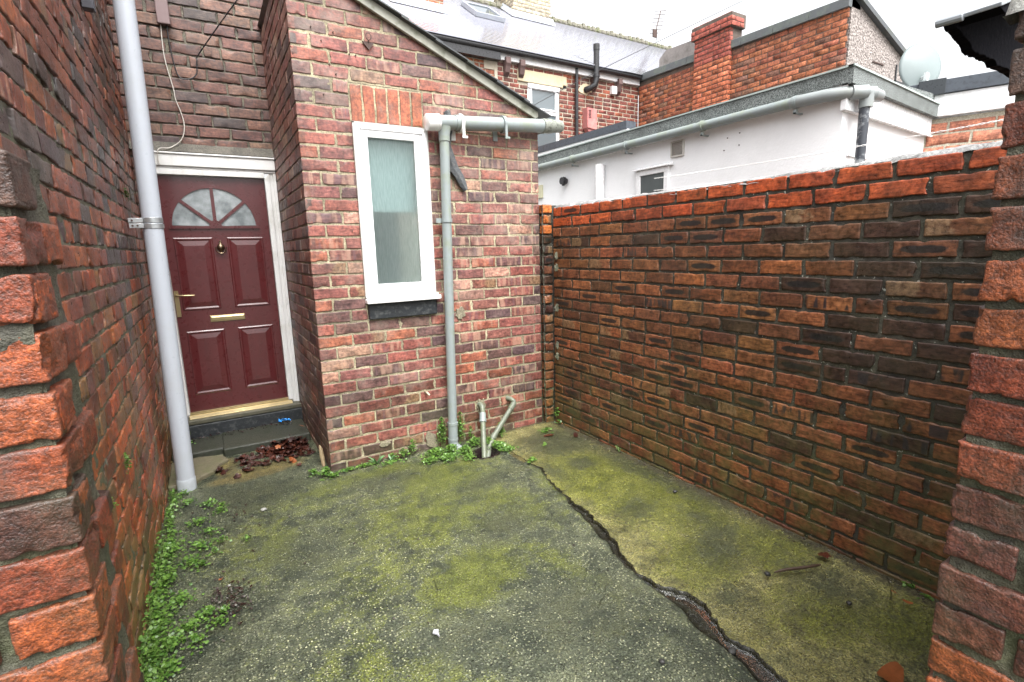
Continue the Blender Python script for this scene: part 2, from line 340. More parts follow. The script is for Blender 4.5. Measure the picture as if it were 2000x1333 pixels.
class Wall:
    """bricks on a plane: origin O, direction U (unit), outward normal N. u = along, z = up."""
    def __init__(s, O, U, N, res=(8, 3, 4), r=.004, rough=1., depth=.05, seed=0):
        s.O = np.array(O, float); s.U = np.array(U, float); s.N = np.array(N, float); s.res = res; s.r = r; s.rough = rough
        s.depth = depth; s.B = []; s.seed = seed; s.rng = random.Random(seed)
        s.flip = np.dot(np.cross(s.U, (0, 0, 1)), s.N) < 0
    def brick(s, u0, u1, z0, z1, col, mk=0, out=0., depth=None):
        s.B.append((u0, u1, z0, z1, depth or s.depth, out, col, mk)); return s
    def lay(s, u0, u1, z0, z1, H=.085, L=.24, joint=.011, pal=None, bond='stretch', holes=(), jit=.006, start=0, hp=.012, qu0=None, qu1=None, prof=.002):
        """courses from z0 up to z1; holes = [(ua,ub,za,zb)]; qu0/qu1 = alternate closer length at an end"""
        i = start; z = z0; rg = s.rng
        while z + H*.6 < z1+1e-6:
            zt = min(z+H, z1)
            mode = bond[i % len(bond)] if isinstance(bond, (list, tuple)) else bond
            l = L if mode != 'head' else L*.5
            u = u0; first = True
            segs = []
            off = (0, .5)[i % 2]*l + rg.uniform(-.04, .04)*L if mode == 'stretch' else (rg.uniform(-.1, .1)*l if mode != 'head' else (0, .5)[i % 2]*l)
            cuts = [u0]
            if qu0: cuts.append(u0+(qu0[i % 2]))
            c = cuts[-1] + (l if not qu0 else l)
            if not qu0: c = u0 + l - (off % l) if (off % l) > .04 else u0+l
            end = u1 if not qu1 else u1-qu1[i % 2]
            while c < end-.05:
                cuts.append(c+rg.uniform(-jit, jit)); 
                c += l if rg.random() > hp or mode == 'head' else l*.5
            if qu1: cuts.append(end)
            cuts.append(u1)
            for a, b in zip(cuts[:-1], cuts[1:]):
                parts = [(a+joint/2 if a > u0+1e-6 else a, b-joint/2 if b < u1-1e-6 else b)]
                for (ha, hb, za, zb) in holes:
                    if zt-.02 <= za or z+.02 >= zb: continue
                    np_ = []
                    for (p, q) in parts:
                        if q <= ha or p >= hb: np_.append((p, q)); continue
                        if p < ha-.03: np_.append((p, ha-.004))
                        if q > hb+.03: np_.append((hb+.004, q))
                    parts = np_
                for (p, q) in parts:
                    if q-p < .025: continue
                    cc, mk = pal(rg, (p+q)/2, (z+zt)/2)
                    s.brick(p, q, z+joint/2+rg.uniform(-1, 1)*.0018, zt-joint/2+rg.uniform(-1, 1)*.0018, cc, mk, rg.uniform(-1, 1)*prof)
            z += H; i += 1
        return s
    def build(s, name, mat, parent=None, cut=None, amp=1.):
        if s.res not in _T: _T[s.res] = _template(s.res)
        T, Fc = _T[s.res]; nB = len(s.B); nV = len(T)
        B = np.array([b[:6] for b in s.B]); C = np.array([b[6] for b in s.B]); K = np.array([b[7] for b in s.B], float)
        cu = (B[:, 0]+B[:, 1])/2; hu = (B[:, 1]-B[:, 0])/2; cz = (B[:, 2]+B[:, 3])/2; hz = (B[:, 3]-B[:, 2])/2; D = B[:, 4]; out = B[:, 5]
        r = s.r
        def axis(idx, n, h):   # positions from -h..h with rounding ring
            t = np.zeros((nB, nV)); q = np.zeros((nB, nV)); H_ = h[:, None]
            inner = -1+2*(idx-1)/max(1, n-2) if n > 2 else np.zeros(len(idx))
            if n >= 5: inner = np.where(idx <= 1, -1., np.where(idx >= n-1, 1., -1+2*(idx-2)/max(1, n-4)))
            e0 = idx == 0; e1 = idx == n; mid = ~(e0 | e1)
            t[:, e0] = -H_; t[:, e1] = H_; t[:, mid] = (H_-r)*inner[mid]
            if n >= 5: k2 = mid & (idx >= 2) & (idx <= n-2); t[:, k2] = (H_-r-.003)*inner[k2]
            q = np.clip(t, -(H_-r), H_-r); return t, q
        ta, qa = axis(T[:, 0], s.res[0], hu); tc, qc = axis(T[:, 2], s.res[2], hz)
        nd = s.res[1]; tb = np.zeros((nB, nV)); qb = np.zeros((nB, nV)); bi = T[:, 1]
        fr = bi == nd; tb[:, fr] = 0; qb[:, fr] = -r
        rest = ~fr; tt = (bi[rest]/(nd-1)) if nd > 1 else np.zeros(rest.sum())
        tb[:, rest] = -D[:, None] + (D[:, None]-r)*tt; qb[:, rest] = tb[:, rest]
        d = np.stack([ta-qa, tb-qb, tc-qc], -1); ln = np.linalg.norm(d, axis=-1, keepdims=True); ln[ln < 1e-9] = 1
        q = np.stack([qa, qb, qc], -1) + d/ln*np.minimum(r, np.linalg.norm(d, axis=-1, keepdims=True))
        # small tilt per brick
        rs = np.random.RandomState(s.seed+5); tl = rs.normal(0, .007, nB)*s.rough; tw = rs.normal(0, .008, nB)*s.rough
        q[:, :, 2] += q[:, :, 0]*tl[:, None]*.6; q[:, :, 1] += q[:, :, 0]*tw[:, None]
        loc = np.stack([qa/hu[:, None], np.repeat(rs.rand(nB)[:, None], nV, 1), qc/hz[:, None]], -1).reshape(-1, 3)
        loc[:, 0] = np.clip((ta/hu[:, None]).reshape(-1), -1, 1); loc[:, 2] = np.clip((tc/hz[:, None]).reshape(-1), -1, 1)
        q[:, :, 0] += cu[:, None]; q[:, :, 2] += cz[:, None]; q[:, :, 1] += out[:, None]
        q = q.reshape(-1, 3)
        W = s.O + q[:, 0:1]*s.U + q[:, 1:2]*s.N + q[:, 2:3]*np.array([0, 0, 1.])
        a = amp*s.rough
        if a > 0:
            edge = np.maximum(np.abs(loc[:, 0])**22, np.abs(loc[:, 2])**9)
            Wn = W + loc[:, 1:2]*37
            n1 = np.stack([fbm(Wn, 13, 2, 3+k) for k in range(3)], -1)*.0013*a
            n2 = np.stack([vnoise(Wn*75, 11+k) for k in range(3)], -1)*.0011*a
            n1 = n1*.45 + .55*(n1@s.N)[:, None]*s.N
            W = W + n1 + n2
            chip = np.clip(fbm(Wn, 34, 3, 21)-.06, 0, 1)*edge*.026*max(a, 1)
            cen = s.O + (np.repeat(cu, nV)[:, None])*s.U + np.repeat(cz, nV)[:, None]*np.array([0, 0, 1.]) + (-.03)*s.N
            dr = cen-W; dr /= np.linalg.norm(dr, axis=1, keepdims=True); W = W + dr*chip[:, None]
        F = (Fc[None, :, :] + (np.arange(nB)*nV)[:, None, None]).reshape(-1, 4)
        if s.flip: F = F[:, ::-1]
        me = bpy.data.meshes.new(name); me.vertices.add(len(W)); me.vertices.foreach_set('co', W.astype(np.float32).ravel())
        me.loops.add(F.size); me.loops.foreach_set('vertex_index', F.astype(np.int32).ravel())
        me.polygons.add(len(F)); me.polygons.foreach_set('loop_start', np.arange(0, F.size, 4, dtype=np.int32)); me.polygons.foreach_set('loop_total', np.full(len(F), 4, dtype=np.int32))
        me.update(calc_edges=True)
        ca = me.attributes.new('Col', 'FLOAT_COLOR', 'POINT'); cc = np.ones((nB, nV, 4)); cc[:, :, :3] = C[:, None, :]; ca.data.foreach_set('color', cc.astype(np.float32).ravel())
        at = me.attributes.new('bl', 'FLOAT_VECTOR', 'POINT'); at.data.foreach_set('vector', loc.astype(np.float32).ravel())
        am = me.attributes.new('mk', 'FLOAT', 'POINT'); am.data.foreach_set('value', np.repeat(K, nV).astype(np.float32))
        if cut: _cut(me, cut)
        o = link(name, me, mat, parent, s.res[0] > 4); return o
    def sheet(s, name, mat, u0, u1, z0, z1, depth=.006, step=.012, amp=.004, holes=(), parent=None, cut=None, f=30):
        us = sorted(set(list(np.linspace(u0, u1, max(2, int((u1-u0)/step)+1))) + [h for H in holes for h in H[:2] if u0 < h < u1]))
        zs = sorted(set(list(np.linspace(z0, z1, max(2, int((z1-z0)/step)+1))) + [h for H in holes for h in H[2:4] if z0 < h < z1]))
        us = np.array(us); zs = np.array(zs); nu = len(us); nz = len(zs)
        G = np.stack(np.meshgrid(us, zs, indexing='ij'), -1).reshape(-1, 2)
        W = s.O + G[:, 0:1]*s.U + G[:, 1:2]*np.array([0, 0, 1.])
        nn = fbm(W, f, 3, 40+s.seed)*amp - depth
        W = W + nn[:, None]*s.N
        i, j = np.meshgrid(np.arange(nu-1), np.arange(nz-1), indexing='ij'); i = i.ravel(); j = j.ravel()
        uc = (us[i]+us[i+1])/2; zc = (zs[j]+zs[j+1])/2; keep = np.ones(len(i), bool)
        for (a, b, c, d) in holes: keep &= ~((uc > a) & (uc < b) & (zc > c) & (zc < d))
        i = i[keep]; j = j[keep]
        F = np.stack([i*nz+j, (i+1)*nz+j, (i+1)*nz+j+1, i*nz+j+1], -1)
        if s.flip: F = F[:, ::-1]
        me = np_mesh(name, W, F)
        if cut: _cut(me, cut)
        return link(name, me, mat, parent, True)
def np_mesh(name, W, F):
    me = bpy.data.meshes.new(name); k = F.shape[1]; me.vertices.add(len(W)); me.vertices.foreach_set('co', np.asarray(W, np.float32).ravel())
    me.loops.add(F.size); me.loops.foreach_set('vertex_index', F.astype(np.int32).ravel())
    me.polygons.add(len(F)); me.polygons.foreach_set('loop_start', np.arange(0, F.size, k, dtype=np.int32)); me.polygons.foreach_set('loop_total', np.full(len(F), k, dtype=np.int32))
    me.update(calc_edges=True); return me
def _cut(me, cut):
    bm = bmesh.new(); bm.from_mesh(me)
    for co, no in cut:
        bmesh.ops.bisect_plane(bm, geom=bm.verts[:]+bm.edges[:]+bm.faces[:], plane_co=co, plane_no=no, clear_outer=True)
    bm.to_mesh(me); bm.free()
def join(a, b):
    """append mesh of b (its own material) to a: one mesh, two materials"""
    base = len(a.data.materials)
    for m in b.data.materials: a.data.materials.append(m)
    bm = bmesh.new(); bm.from_mesh(a.data); n0 = len(bm.faces); bm.from_mesh(b.data); bm.faces.ensure_lookup_table()
    for f in bm.faces[n0:]: f.material_index += base
    bm.to_mesh(a.data); bm.free(); me = b.data; bpy.data.objects.remove(b); bpy.data.meshes.remove(me)
    return a

def j3(rg, c, a=.12):
    k = 1+rg.uniform(-a, a)*1.2; return tuple(max(.005, x*k*(1+rg.uniform(-a, a)*.4)) for x in c)
def palA(rg, u, z):       # outhouse front
    t = rg.random()
    if t < .42: c = (.235, .082, .066)
    elif t < .64: c = (.20, .082, .070)
    elif t < .80: c = (.125, .066, .061)
    elif t < .87: c = (.10, .062, .066)
    elif t < .94: c = (.27, .092, .058)
    else: c = (.32, .19, .14)
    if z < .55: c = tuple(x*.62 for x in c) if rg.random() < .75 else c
    mk = .66 if (rg.random() < (.42 if u > .95 else .15)) else (1. if rg.random() < .03 else 0)
    return j3(rg, c), mk
def palA2(rg, u, z):
    c, mk = palA(rg, .5, z); return tuple(x*.8 for x in c), (.66 if rg.random() < .25 else 0)
def palB(rg, u, z):       # right yard wall
    t = rg.random()
    if z > 1.735: c = (.42, .085, .028) if t < .75 else (.27, .065, .028); return j3(rg, c, .18), (.33 if rg.random() < .03 else 0)
    if t < .5: c = (.175, .064, .029)
    elif t < .72: c = (.21, .086, .036)
    elif t < .88: c = (.125, .052, .028)
    elif t < .94: c = (.25, .086, .035)
    else: c = (.062, .033, .022)
    if u < 1.35 and .85 < z < 1.72 and rg.random() < .45: c = (.055, .028, .02)
    q = rg.random(); mk = .33 if q < .24 else (1. if q < .31 else (1.33 if q < .40 else 0))
    return j3(rg, c, .2), mk
def palC(rg, u, z):       # left tall wall (u = y)
    t = rg.random()
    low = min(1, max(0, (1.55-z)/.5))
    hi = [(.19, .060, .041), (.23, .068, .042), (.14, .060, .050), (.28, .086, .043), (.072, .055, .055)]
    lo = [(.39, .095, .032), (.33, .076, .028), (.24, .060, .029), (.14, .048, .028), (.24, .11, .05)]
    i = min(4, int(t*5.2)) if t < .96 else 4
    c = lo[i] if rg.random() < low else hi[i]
    return j3(rg, c, .18), (1. if rg.random() < .05 else (.66 if rg.random() < .07 and z > 1.7 else 0))
def palH(rg, u, z):
    t = rg.random(); c = (.125, .060, .046) if t < .5 else ((.10, .047, .038) if t < .85 else (.065, .045, .043))
    if rg.random() < .3: c = (.145, .080, .056)
    return j3(rg, c, .12), 0
def palP(rg, u, z):
    t = rg.random(); c = (.25, .060, .017) if t < .45 else ((.175, .036, .014) if t < .70 else (.050, .020, .013)); return j3(rg, c, .16), 0
def palP2(rg, u, z):
    _ = rg.random()
    t = rg.random(); c = (.26, .074, .024) if t < .45 else ((.205, .050, .021) if t < .85 else (.10, .036, .024)); return j3(rg, c, .14), (1. if rg.random() < .08 else 0)
def palT(rg, u, z):
    t = rg.random(); c = (.20, .065, .05) if t < .6 else ((.14, .06, .05) if t < .9 else (.28, .09, .05)); return j3(rg, c, .14), 0
def palO(rg, u, z):
    t = rg.random(); c = (.40, .15, .078) if t < .62 else ((.31, .11, .068) if t < .85 else (.23, .12, .085)); return j3(rg, c, .1), 0

# ------------------------------------------------------------------ ground and yard floor
def interp(y, pts):
    ys = np.array([p[1] for p in pts])[::-1]; xs = np.array([p[0] for p in pts])[::-1]; return np.interp(y, ys, xs)
CR = [(1.86, 5.1), (1.88, 3.3), (1.892, 2.97), (1.915, 2.844), (1.84, 2.66), (1.815, 2.50), (1.80, 2.378), (1.795, 2.24), (1.785, 2.122), (1.74, 1.95), (1.712, 1.859), (1.666, 1.751), (1.625, 1.581), (1.64, 1.468), (1.705, 1.375), (1.704, 1.276), (1.672, 1.186), (1.643, 1.104), (1.66, 1.014), (1.645, .881), (1.64, .3), (1.62, -1.6)]
LE = [(1.84, 5.1), (1.87, 3.05), (1.875, 2.795), (1.78, 2.388), (1.70, 2.027), (1.61, 1.693), (1.59, 1.39), (1.565, 1.127), (1.535, .943), (1.51, .3), (1.5, -1.6)]
gm = NT('hidden_ground'); gm.P('Base Color', gm.mix(gm.noise(3, 6), (.06, .06, .05), (.12, .11, .09))); gm.P('Roughness', .8)
g = MB(); g.add([(-80, -80, -.09), (80, -80, -.09), (80, 80, -.09), (-80, 80, -.09)], [(0, 1, 2, 3)]); setp(g.build('ground', gm.m), kind='structure')

def blob(X, Y, cx, cy, rx, ry, a=0):
    ca, sa = math.cos(a), math.sin(a); dx = X-cx; dy = Y-cy
    return np.exp(-(((dx*ca+dy*sa)/rx)**2+((-dx*sa+dy*ca)/ry)**2))
def floor_mesh():
    ys = np.linspace(-1.5, 5.06, 520)
    tl = np.concatenate([np.linspace(0, .78, 190)[:-1], np.linspace(.78, .985, 60)[:-1], [.985, 1.0]])
    tr = np.concatenate([[0.], np.linspace(.0, 1, 90)])
    X = []; S = []
    cr = interp(ys, CR) + .010*vnoise(np.stack([ys*14, ys*0, ys*0], -1)) + .009*vnoise(np.stack([ys*42, ys*0+3, ys*0], -1)) + .004*vnoise(np.stack([ys*110, ys*0+3, ys*0], -1))
    for t in tl: X.append(-.50+(cr+.50)*t)
    for k, t in enumerate(tr): X.append(cr+.002*(k > 0)+(2.66-cr)*t)
    X = np.array(X); n = len(tl); nx = X.shape[0]; Y = np.repeat(ys[None, :], nx, 0)
    strip = np.zeros_like(X); strip[n:] = 1
    P = np.stack([X.ravel(), Y.ravel(), np.zeros(X.size)], -1)
    le = interp(ys, LE)[None, :]
    big = fbm(P, 1.3, 3, 50).reshape(X.shape); mid = fbm(P, 9, 3, 51).reshape(X.shape); fin = fbm(P, 60, 2, 52).reshape(X.shape)
    Z = .008*big + .0025*mid + .0012*fin
    ch = np.clip((X-(le-.015+.03*mid))/.06, 0, 1); ch = ch*ch*(3-2*ch)*(1-strip)
    fade = np.clip((Y-3.05)/-.35, 0, 1)
    Z -= .020*ch*fade
    Z += strip*(.004*np.clip((3.1-Y)/.4, 0, 1)*np.clip(1.2-(X-cr[None, :])*.3, .6, 1))
    Z[0:n][Z[0:n] > .02] = .02
    Z[n] = Z[n+1]-.017            # vertical broken face
    door = np.clip((Y-3.95)/.3, 0, 1)*np.clip((.7-X)/.1, 0, 1)
    Z = Z*(1-.6*door)+.006*door
    hole = ((X-1.70)/.13)**2+((Y-3.33)/.105)**2 < 1.; Z[hole] = -.088
    moss = np.zeros_like(X)
    for b in ((.95, 2.03, .30, .20, .3, 1.1), (1.25, 3.1, .5, .35, 0, .7), (.45, 3.35, .5, .25, 0, .45), (1.45, 2.6, .25, .5, .3, .55), (.3, 1.7, .25, .3, 0, .45), (.62, 1.3, .18, .5, .3, .6), (2.2, 2.35, .36, .65, .1, 1.35), (2.0, 1.5, .35, .25, .3, .75), (2.3, .7, .3, .3, 0, .8), (2.35, 1.4, .3, .35, 0, .75), (2.1, .95, .3, .3, 0, .6), (1.0, 2.7, .6, .5, 0, .6), (.1, 2.9, .3, .5, 0, .45), (.6, 2.3, .4, .4, 0, .4), (1.9, 2.5, .1, .5, .2, .6), (2.25, 1.9, .35, .5, 0, .8), (.9, 3.45, .5, .12, 0, .7), (1.35, 1.9, .12, .5, .2, .45), (2.0, 1.75, .18, .35, 0, .5), (0, 2.9, .2, .4, 0, .3)):
        moss = np.maximum(moss, b[5]*blob(X, Y, *b[:5]))
    dark = np.zeros_like(X)
    for b in ((2.3, 3.2, .35, .3, 0, .95), (2.5, 2.4, .16, 1.1, .05, .6), (1.5, 2.9, .35, .12, .2, .5), (2.15, 1.55, .3, .16, .5, .6), (.9, 3.3, .3, .2, 0, .5), (2.3, 1.05, .2, .25, 0, .5), (1.2, 1.55, .45, .35, 0, .45), (1.95, 2.75, .12, .25, 0, .5), (.1, 3.6, .4, .3, 0, .6), (-.1, 2.4, .12, .2, 0, .6), (2.0, .6, .5, .2, 0, .4), (2.05, 2.05, .22, .14, .4, .55), (2.3, 1.75, .12, .2, 0, .5), (1.85, 1.25, .16, .12, .3, .5), (2.2, 2.75, .16, .14, 0, .7), (1.3, 2.35, .3, .2, .4, .45), (.75, 1.7, .25, .2, 0, .4), (.3, 2.7, .3, .3, 0, .4)):
        dark = np.maximum(dark, b[5]*blob(X, Y, *b[:5]))
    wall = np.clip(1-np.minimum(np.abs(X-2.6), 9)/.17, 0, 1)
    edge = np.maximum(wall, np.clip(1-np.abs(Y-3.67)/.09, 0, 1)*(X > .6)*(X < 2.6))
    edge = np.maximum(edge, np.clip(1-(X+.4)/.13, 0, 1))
    wet = np.clip(ch*fade*1.15, 0, 1); wet[n] = 1.; wet[n+1] = .9; wet[hole] = 1.
    smooth = np.maximum(blob(X, Y, .16, 3.98, .36, .13, .12)*1.2, blob(X, Y, -.05, 4.2, .12, .3)*.9)
    smooth = np.maximum(smooth, .9*(X > 1.85)*(Y > 3.0)*(strip < .5))
    me_i, me_j = np.meshgrid(np.arange(nx-1), np.arange(len(ys)-1), indexing='ij'); me_i = me_i.ravel(); me_j = me_j.ravel(); m = len(ys)
    F = np.stack([me_i*m+me_j, (me_i+1)*m+me_j, (me_i+1)*m+me_j+1, me_i*m+me_j+1], -1)
    W = np.stack([X.ravel(), Y.ravel(), Z.ravel()], -1)
    me = np_mesh('yard_floor', W, F)
    def att(name, arr): a = me.attributes.new(name, 'FLOAT', 'POINT'); a.data.foreach_set('value', arr.astype(np.float32).ravel())
    att('moss', moss); att('dark', dark); att('strip', strip); att('edge', edge); att('wet', wet); att('sm', smooth)
    return me
def floor_mat():
    m = NT('wet_mossy_concrete'); A = lambda k: m.attr(k, 'Fac')
    n1 = m.noise(3.5, 7, .65); n2 = m.noise(26, 5, .7); n3 = m.noise(130, 4, .7); n4 = m.noise(9, 6, .7, v=m.map(loc=(5, 5, 5)))
    vd = m.vor(86, out=0); vc = m.vor(86, out=1); vr = m.xyz(vc)[0]
    vd2 = m.vor(125, out=0); vr2 = m.xyz(m.vor(125, out=1))[1]
    base = m.mix(m.mr(n1, .35, .65), (.024, .031, .022), (.080, .088, .062))
    strip = m.mix(m.mr(n1, .35, .65), (.095, .088, .032), (.23, .21, .10))
    sm = m.mix(n2, (.08, .064, .028), (.14, .115, .055))
    c = m.mix(A('strip'), base, strip)
    c = m.mix(m.mr(m.math('ADD', A('sm'), m.math('MULTIPLY', m.math('SUBTRACT', n4, .5), .7)), .45, .7), c, sm)
    # exposed aggregate
    peb = m.math('MULTIPLY', m.mr(vd, .46, .30), m.mr(vr, .30, .42))
    pc = m.mix(m.xyz(vc)[2], (.36, .36, .27), (.14, .155, .13))
    pcf = m.math('MULTIPLY', peb, m.math('SUBTRACT', m.math('SUBTRACT', .85, m.math('MULTIPLY', A('strip'), .5)), m.math('MULTIPLY', A('sm'), .8), clamp=True))
    c = m.mix(pcf, c, pc)
    dk = m.math('MULTIPLY', m.mr(vd2, .4, .2), m.mr(vr2, .55, .7))
    c = m.mix(m.math('MULTIPLY', dk, .75), c, (.010, .012, .008))
    # algae
    ms = m.math('ADD', A('moss'), m.math('MULTIPLY', m.math('SUBTRACT', n4, .5), 1.7))
    ms = m.math('ADD', ms, m.math('MULTIPLY', m.math('SUBTRACT', n3, .5), 1.6))
    ms = m.math('ADD', ms, m.math('MULTIPLY', m.math('SUBTRACT', n2, .5), .9))
    mf = m.mr(ms, .22, .60)
    mc = m.mix(m.mr(n3, .35, .65), (.024, .034, .003), (.140, .158, .010))
    c = m.mix(m.math('MULTIPLY', mf, m.mr(n3, .3, .55, .92, .62)), c, mc)
    dks = m.math('ADD', m.math('MULTIPLY', A('dark'), 1.35), m.math('MULTIPLY', m.math('SUBTRACT', n4, .5), 2.4))
    dks = m.math('ADD', dks, m.math('MULTIPLY', m.math('SUBTRACT', n3, .5), 1.8))
    dks = m.math('ADD', dks, m.math('MULTIPLY', m.math('SUBTRACT', n2, .5), 1.))
    c = m.mix(m.math('MULTIPLY', m.mr(dks, .42, .72), .85), c, m.mix(n3, (.016, .02, .012), (.05, .055, .035)))
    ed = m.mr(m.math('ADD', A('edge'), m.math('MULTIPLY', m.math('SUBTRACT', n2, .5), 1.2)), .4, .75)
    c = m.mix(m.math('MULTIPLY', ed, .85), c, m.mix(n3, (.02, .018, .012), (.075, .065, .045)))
    wt = m.mr(m.math('ADD', A('wet'), m.math('MULTIPLY', m.math('SUBTRACT', n2, .5), .7)), .35, .7)
    c = m.mix(m.math('MULTIPLY', wt, .95), c, m.mix(n2, (.004, .004, .0035), (.015, .014, .009)))
    c = m.mix(1., c, m.mix(m.mr(m.noise(120, 4, .8), .38, .62), (.28, .28, .27), (1.9, 1.86, 1.7)), 'MULTIPLY')
    c = m.mix(1., c, m.mix(m.mr(n4, .38, .62), (.52, .57, .52), (1.4, 1.4, 1.28)), 'MULTIPLY')
    # fine white grit
    gr = m.math('MULTIPLY', m.mr(m.vor(34, out=0), .09, .05), 1.)
    c = m.mix(m.math('MULTIPLY', gr, .55), c, (.42, .42, .36))
    # hairline cracks
    cd = m.vor(.9, 'DISTANCE_TO_EDGE', v=m.map(v=m.n('ShaderNodeVectorMath', dict(operation='ADD'), **{'0': m.coord(), '1': m.n('ShaderNodeVectorMath', dict(operation='SCALE'), **{'0': m.n('ShaderNodeTexNoise', Scale=7., Detail=5.).outputs[1], 'Scale': .16}).outputs[0]}).outputs[0]))
    crk = m.math('MULTIPLY', m.mr(cd, .0035, .001), m.mr(n1, .45, .6))
    c = m.mix(m.math('MULTIPLY', crk, .35), c, (.02, .02, .015))
    m.P('Base Color', c)
    r = m.mix(wt, m.mix(m.mr(n2, .35, .65), (.20,)*3, (.48,)*3), (.22,)*3)
    m.P('Roughness', m.xyz(r)[0]); m.P('Specular IOR Level', .5)
    h = m.math('ADD', m.math('MULTIPLY', peb, .9), m.math('ADD', m.math('MULTIPLY', n3, 1.3), m.math('MULTIPLY', dk, -.6)))
    h = m.math('ADD', h, m.math('MULTIPLY', crk, -1))
    m.P('Normal', m.bump(m.math('MULTIPLY', h, m.mr(wt, 0, 1, 1., .35)), .9, .007))
    return m.m
fo = link('yard_floor', floor_mesh(), floor_mat(), smooth=True); setp(fo, kind='structure')
# water lying in the broken channel
wm = NT('puddle_water'); wm.P('Base Color', (.7, .7, .66, 1)); wm.P('Roughness', .02); wm.P('IOR', 1.33); wm.P('Transmission Weight', 1.); wm.P('Alpha', .55)
wm.P('Normal', wm.bump(wm.noise(34, 3, .5), .25, .003))
ys = np.linspace(.2, 1.75, 60); V = []; 
for y in ys:
    a = float(interp(y, CR))-.055-.02*math.sin(y*9); b = float(interp(y, CR))+.004; V += [(a, y, -.0155), ((a+b)/2, y, -.0155), (b, y, -.0155)]
F_ = [(3*i+k, 3*i+k+1, 3*i+k+4, 3*i+k+3) for i in range(len(ys)-1) for k in (0, 1)]
w_ = MB(); w_.add(V, F_); setp(w_.build('puddle_water', wm.m), kind='structure')

# ------------------------------------------------------------------ outhouse
OUT = thing('outhouse', (1.55, 4.35, 0), 'small lean-to brick outhouse with frosted white window and sloping slate roof', 'outhouse')
slope_n = Vector((.425, 0, 1)).normalized()
vcut = [((1.19, 3.67, 3.155), slope_n)]
WX0, WX1, WZ0, WZ1 = .966, 1.497, 1.075, 2.70
H1 = [(WX0-.612, WX1-.612, 1.205, 2.445), (.958-.612, 1.478-.612, 2.445, 2.70), (.972-.612, 1.50-.612, 1.085, 1.205)]
wa = Wall((.612, 3.67, 0), (1, 0, 0), (0, -1, 0), res=(12, 3, 7), seed=1, r=.004, depth=.04)
# bricks away from the corner; corner bricks are solid and show on both faces
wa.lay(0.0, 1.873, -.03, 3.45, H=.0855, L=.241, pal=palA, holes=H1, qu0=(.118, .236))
fw = wa.build('front_wall', M_wallA, OUT, cut=vcut)
join(fw, wa.sheet('mortar', M_mort_cream, .004, 1.870, -.05, 3.45, depth=.0042, step=.012, amp=.003, holes=H1, parent=OUT, cut=vcut))
# soldier arch over the window
sw = Wall((.612, 3.67, 0), (1, 0, 0), (0, -1, 0), res=(7, 3, 9), seed=3, r=.004, depth=.05, rough=.7)
n_s = 6
for k in range(n_s):
    a = .958-.612+.520*k/n_s; b = .958-.612+.520*(k+1)/n_s
    sw.brick(a+.006, b-.006, 2.452, 2.690, j3(random, (.30, .092, .048), .07), 0, .002)
join(sw.build('soldier_arch', M_wallA, OUT), sw.sheet('mortar', M_mort_cream, .346, .866, 2.446, 2.697, depth=.004, parent=OUT))
ws = Wall((.612, 3.67, 0), (0, 1, 0), (-1, 0, 0), res=(9, 3, 6), seed=2, depth=.04)
ws.lay(.0, 1.35, -.03, 3.9, H=.0855, L=.241, pal=palA2, qu0=(.236, .118))
sdw = ws.build('side_wall', M_wallA, OUT, cut=[((.612, 4, 3.40), Vector((0, 0, 1)))])
join(sdw, ws.sheet('mortar', M_mort_cream, .004, 1.35, -.05, 3.4, depth=.006, step=.016, amp=.004, parent=OUT))
# end wall towards the neighbour and core
we = Wall((2.485, 3.67, 0), (0, 1, 0), (1, 0, 0), res=(4, 2, 3), seed=4, depth=.04)
we.lay(0, 1.35, -.03, 2.60, H=.0855, L=.241, pal=palA2, qu0=(.236, .118)); join(we.build('end_wall', M_wallA, OUT), we.sheet('mortar', M_mort_dark, .03, 1.35, -.05, 2.6, step=.05, parent=OUT))
# roof: barge board, slates, fascia
def roofz(x): return 3.143-.425*(x-1.19)
bb = MB(); pts = []
x0, x1 = .60, 2.44
bb.prism([(x0, roofz(x0)-.004), (x1, roofz(x1)-.004), (x1+.03, roofz(x1)+.01), (x1+.03, roofz(x1+.03)+.062), (x0, roofz(x0)+.062)], 1, 3.635, 3.662)
bb.build('barge_board', M_barge, OUT, bevel=.004)
rs_ = MB(); nS = 8; a = Vector((1, 0, -.425)).normalized(); nrm = Vector((.425, 0, 1)).normalized()
rg = random.Random(5)
for i in range(nS):
    xs0 = .60+i*.245; x_s = xs0; x_e = xs0+.30
    y = 3.595
    while y < 5.02:
        w = .25+rg.uniform(-.01, .01); y2 = min(5.03, y+w-.004)
        p0 = Vector((x_s, 0, roofz(x_s)+.068)); p1 = Vector((min(x_e, 2.575), 0, roofz(min(x_e, 2.575))+.068+.012))
        q = [p0, p1, p1-nrm*.008, p0-nrm*.008]
        jy = rg.uniform(-.004, .004)
        rs_.add([(p.x, y+jy*(y > 3.6), p.z) for p in q]+[(p.x, y2, p.z) for p in q], [(0, 1, 2, 3), (7, 6, 5, 4), (0, 4, 5, 1), (1, 5, 6, 2), (2, 6, 7, 3), (3, 7, 4, 0)]); y += w
rs_.build('slate_roof', M_slate, OUT)
fa = MB(); fa.prism([(3.64, 2.50), (3.64, 2.585), (5.02, 2.585), (5.02, 2.50)], 0, 2.487, 2.505); fa.build('fascia', M_barge, OUT)
# window
wf = MB(); X0, X1, Z0, Z1 = .972, 1.494, 1.250, 2.440; gx0, gx1, gz0, gz1 = 1.046, 1.394, 1.339, 2.369; yf = 3.652
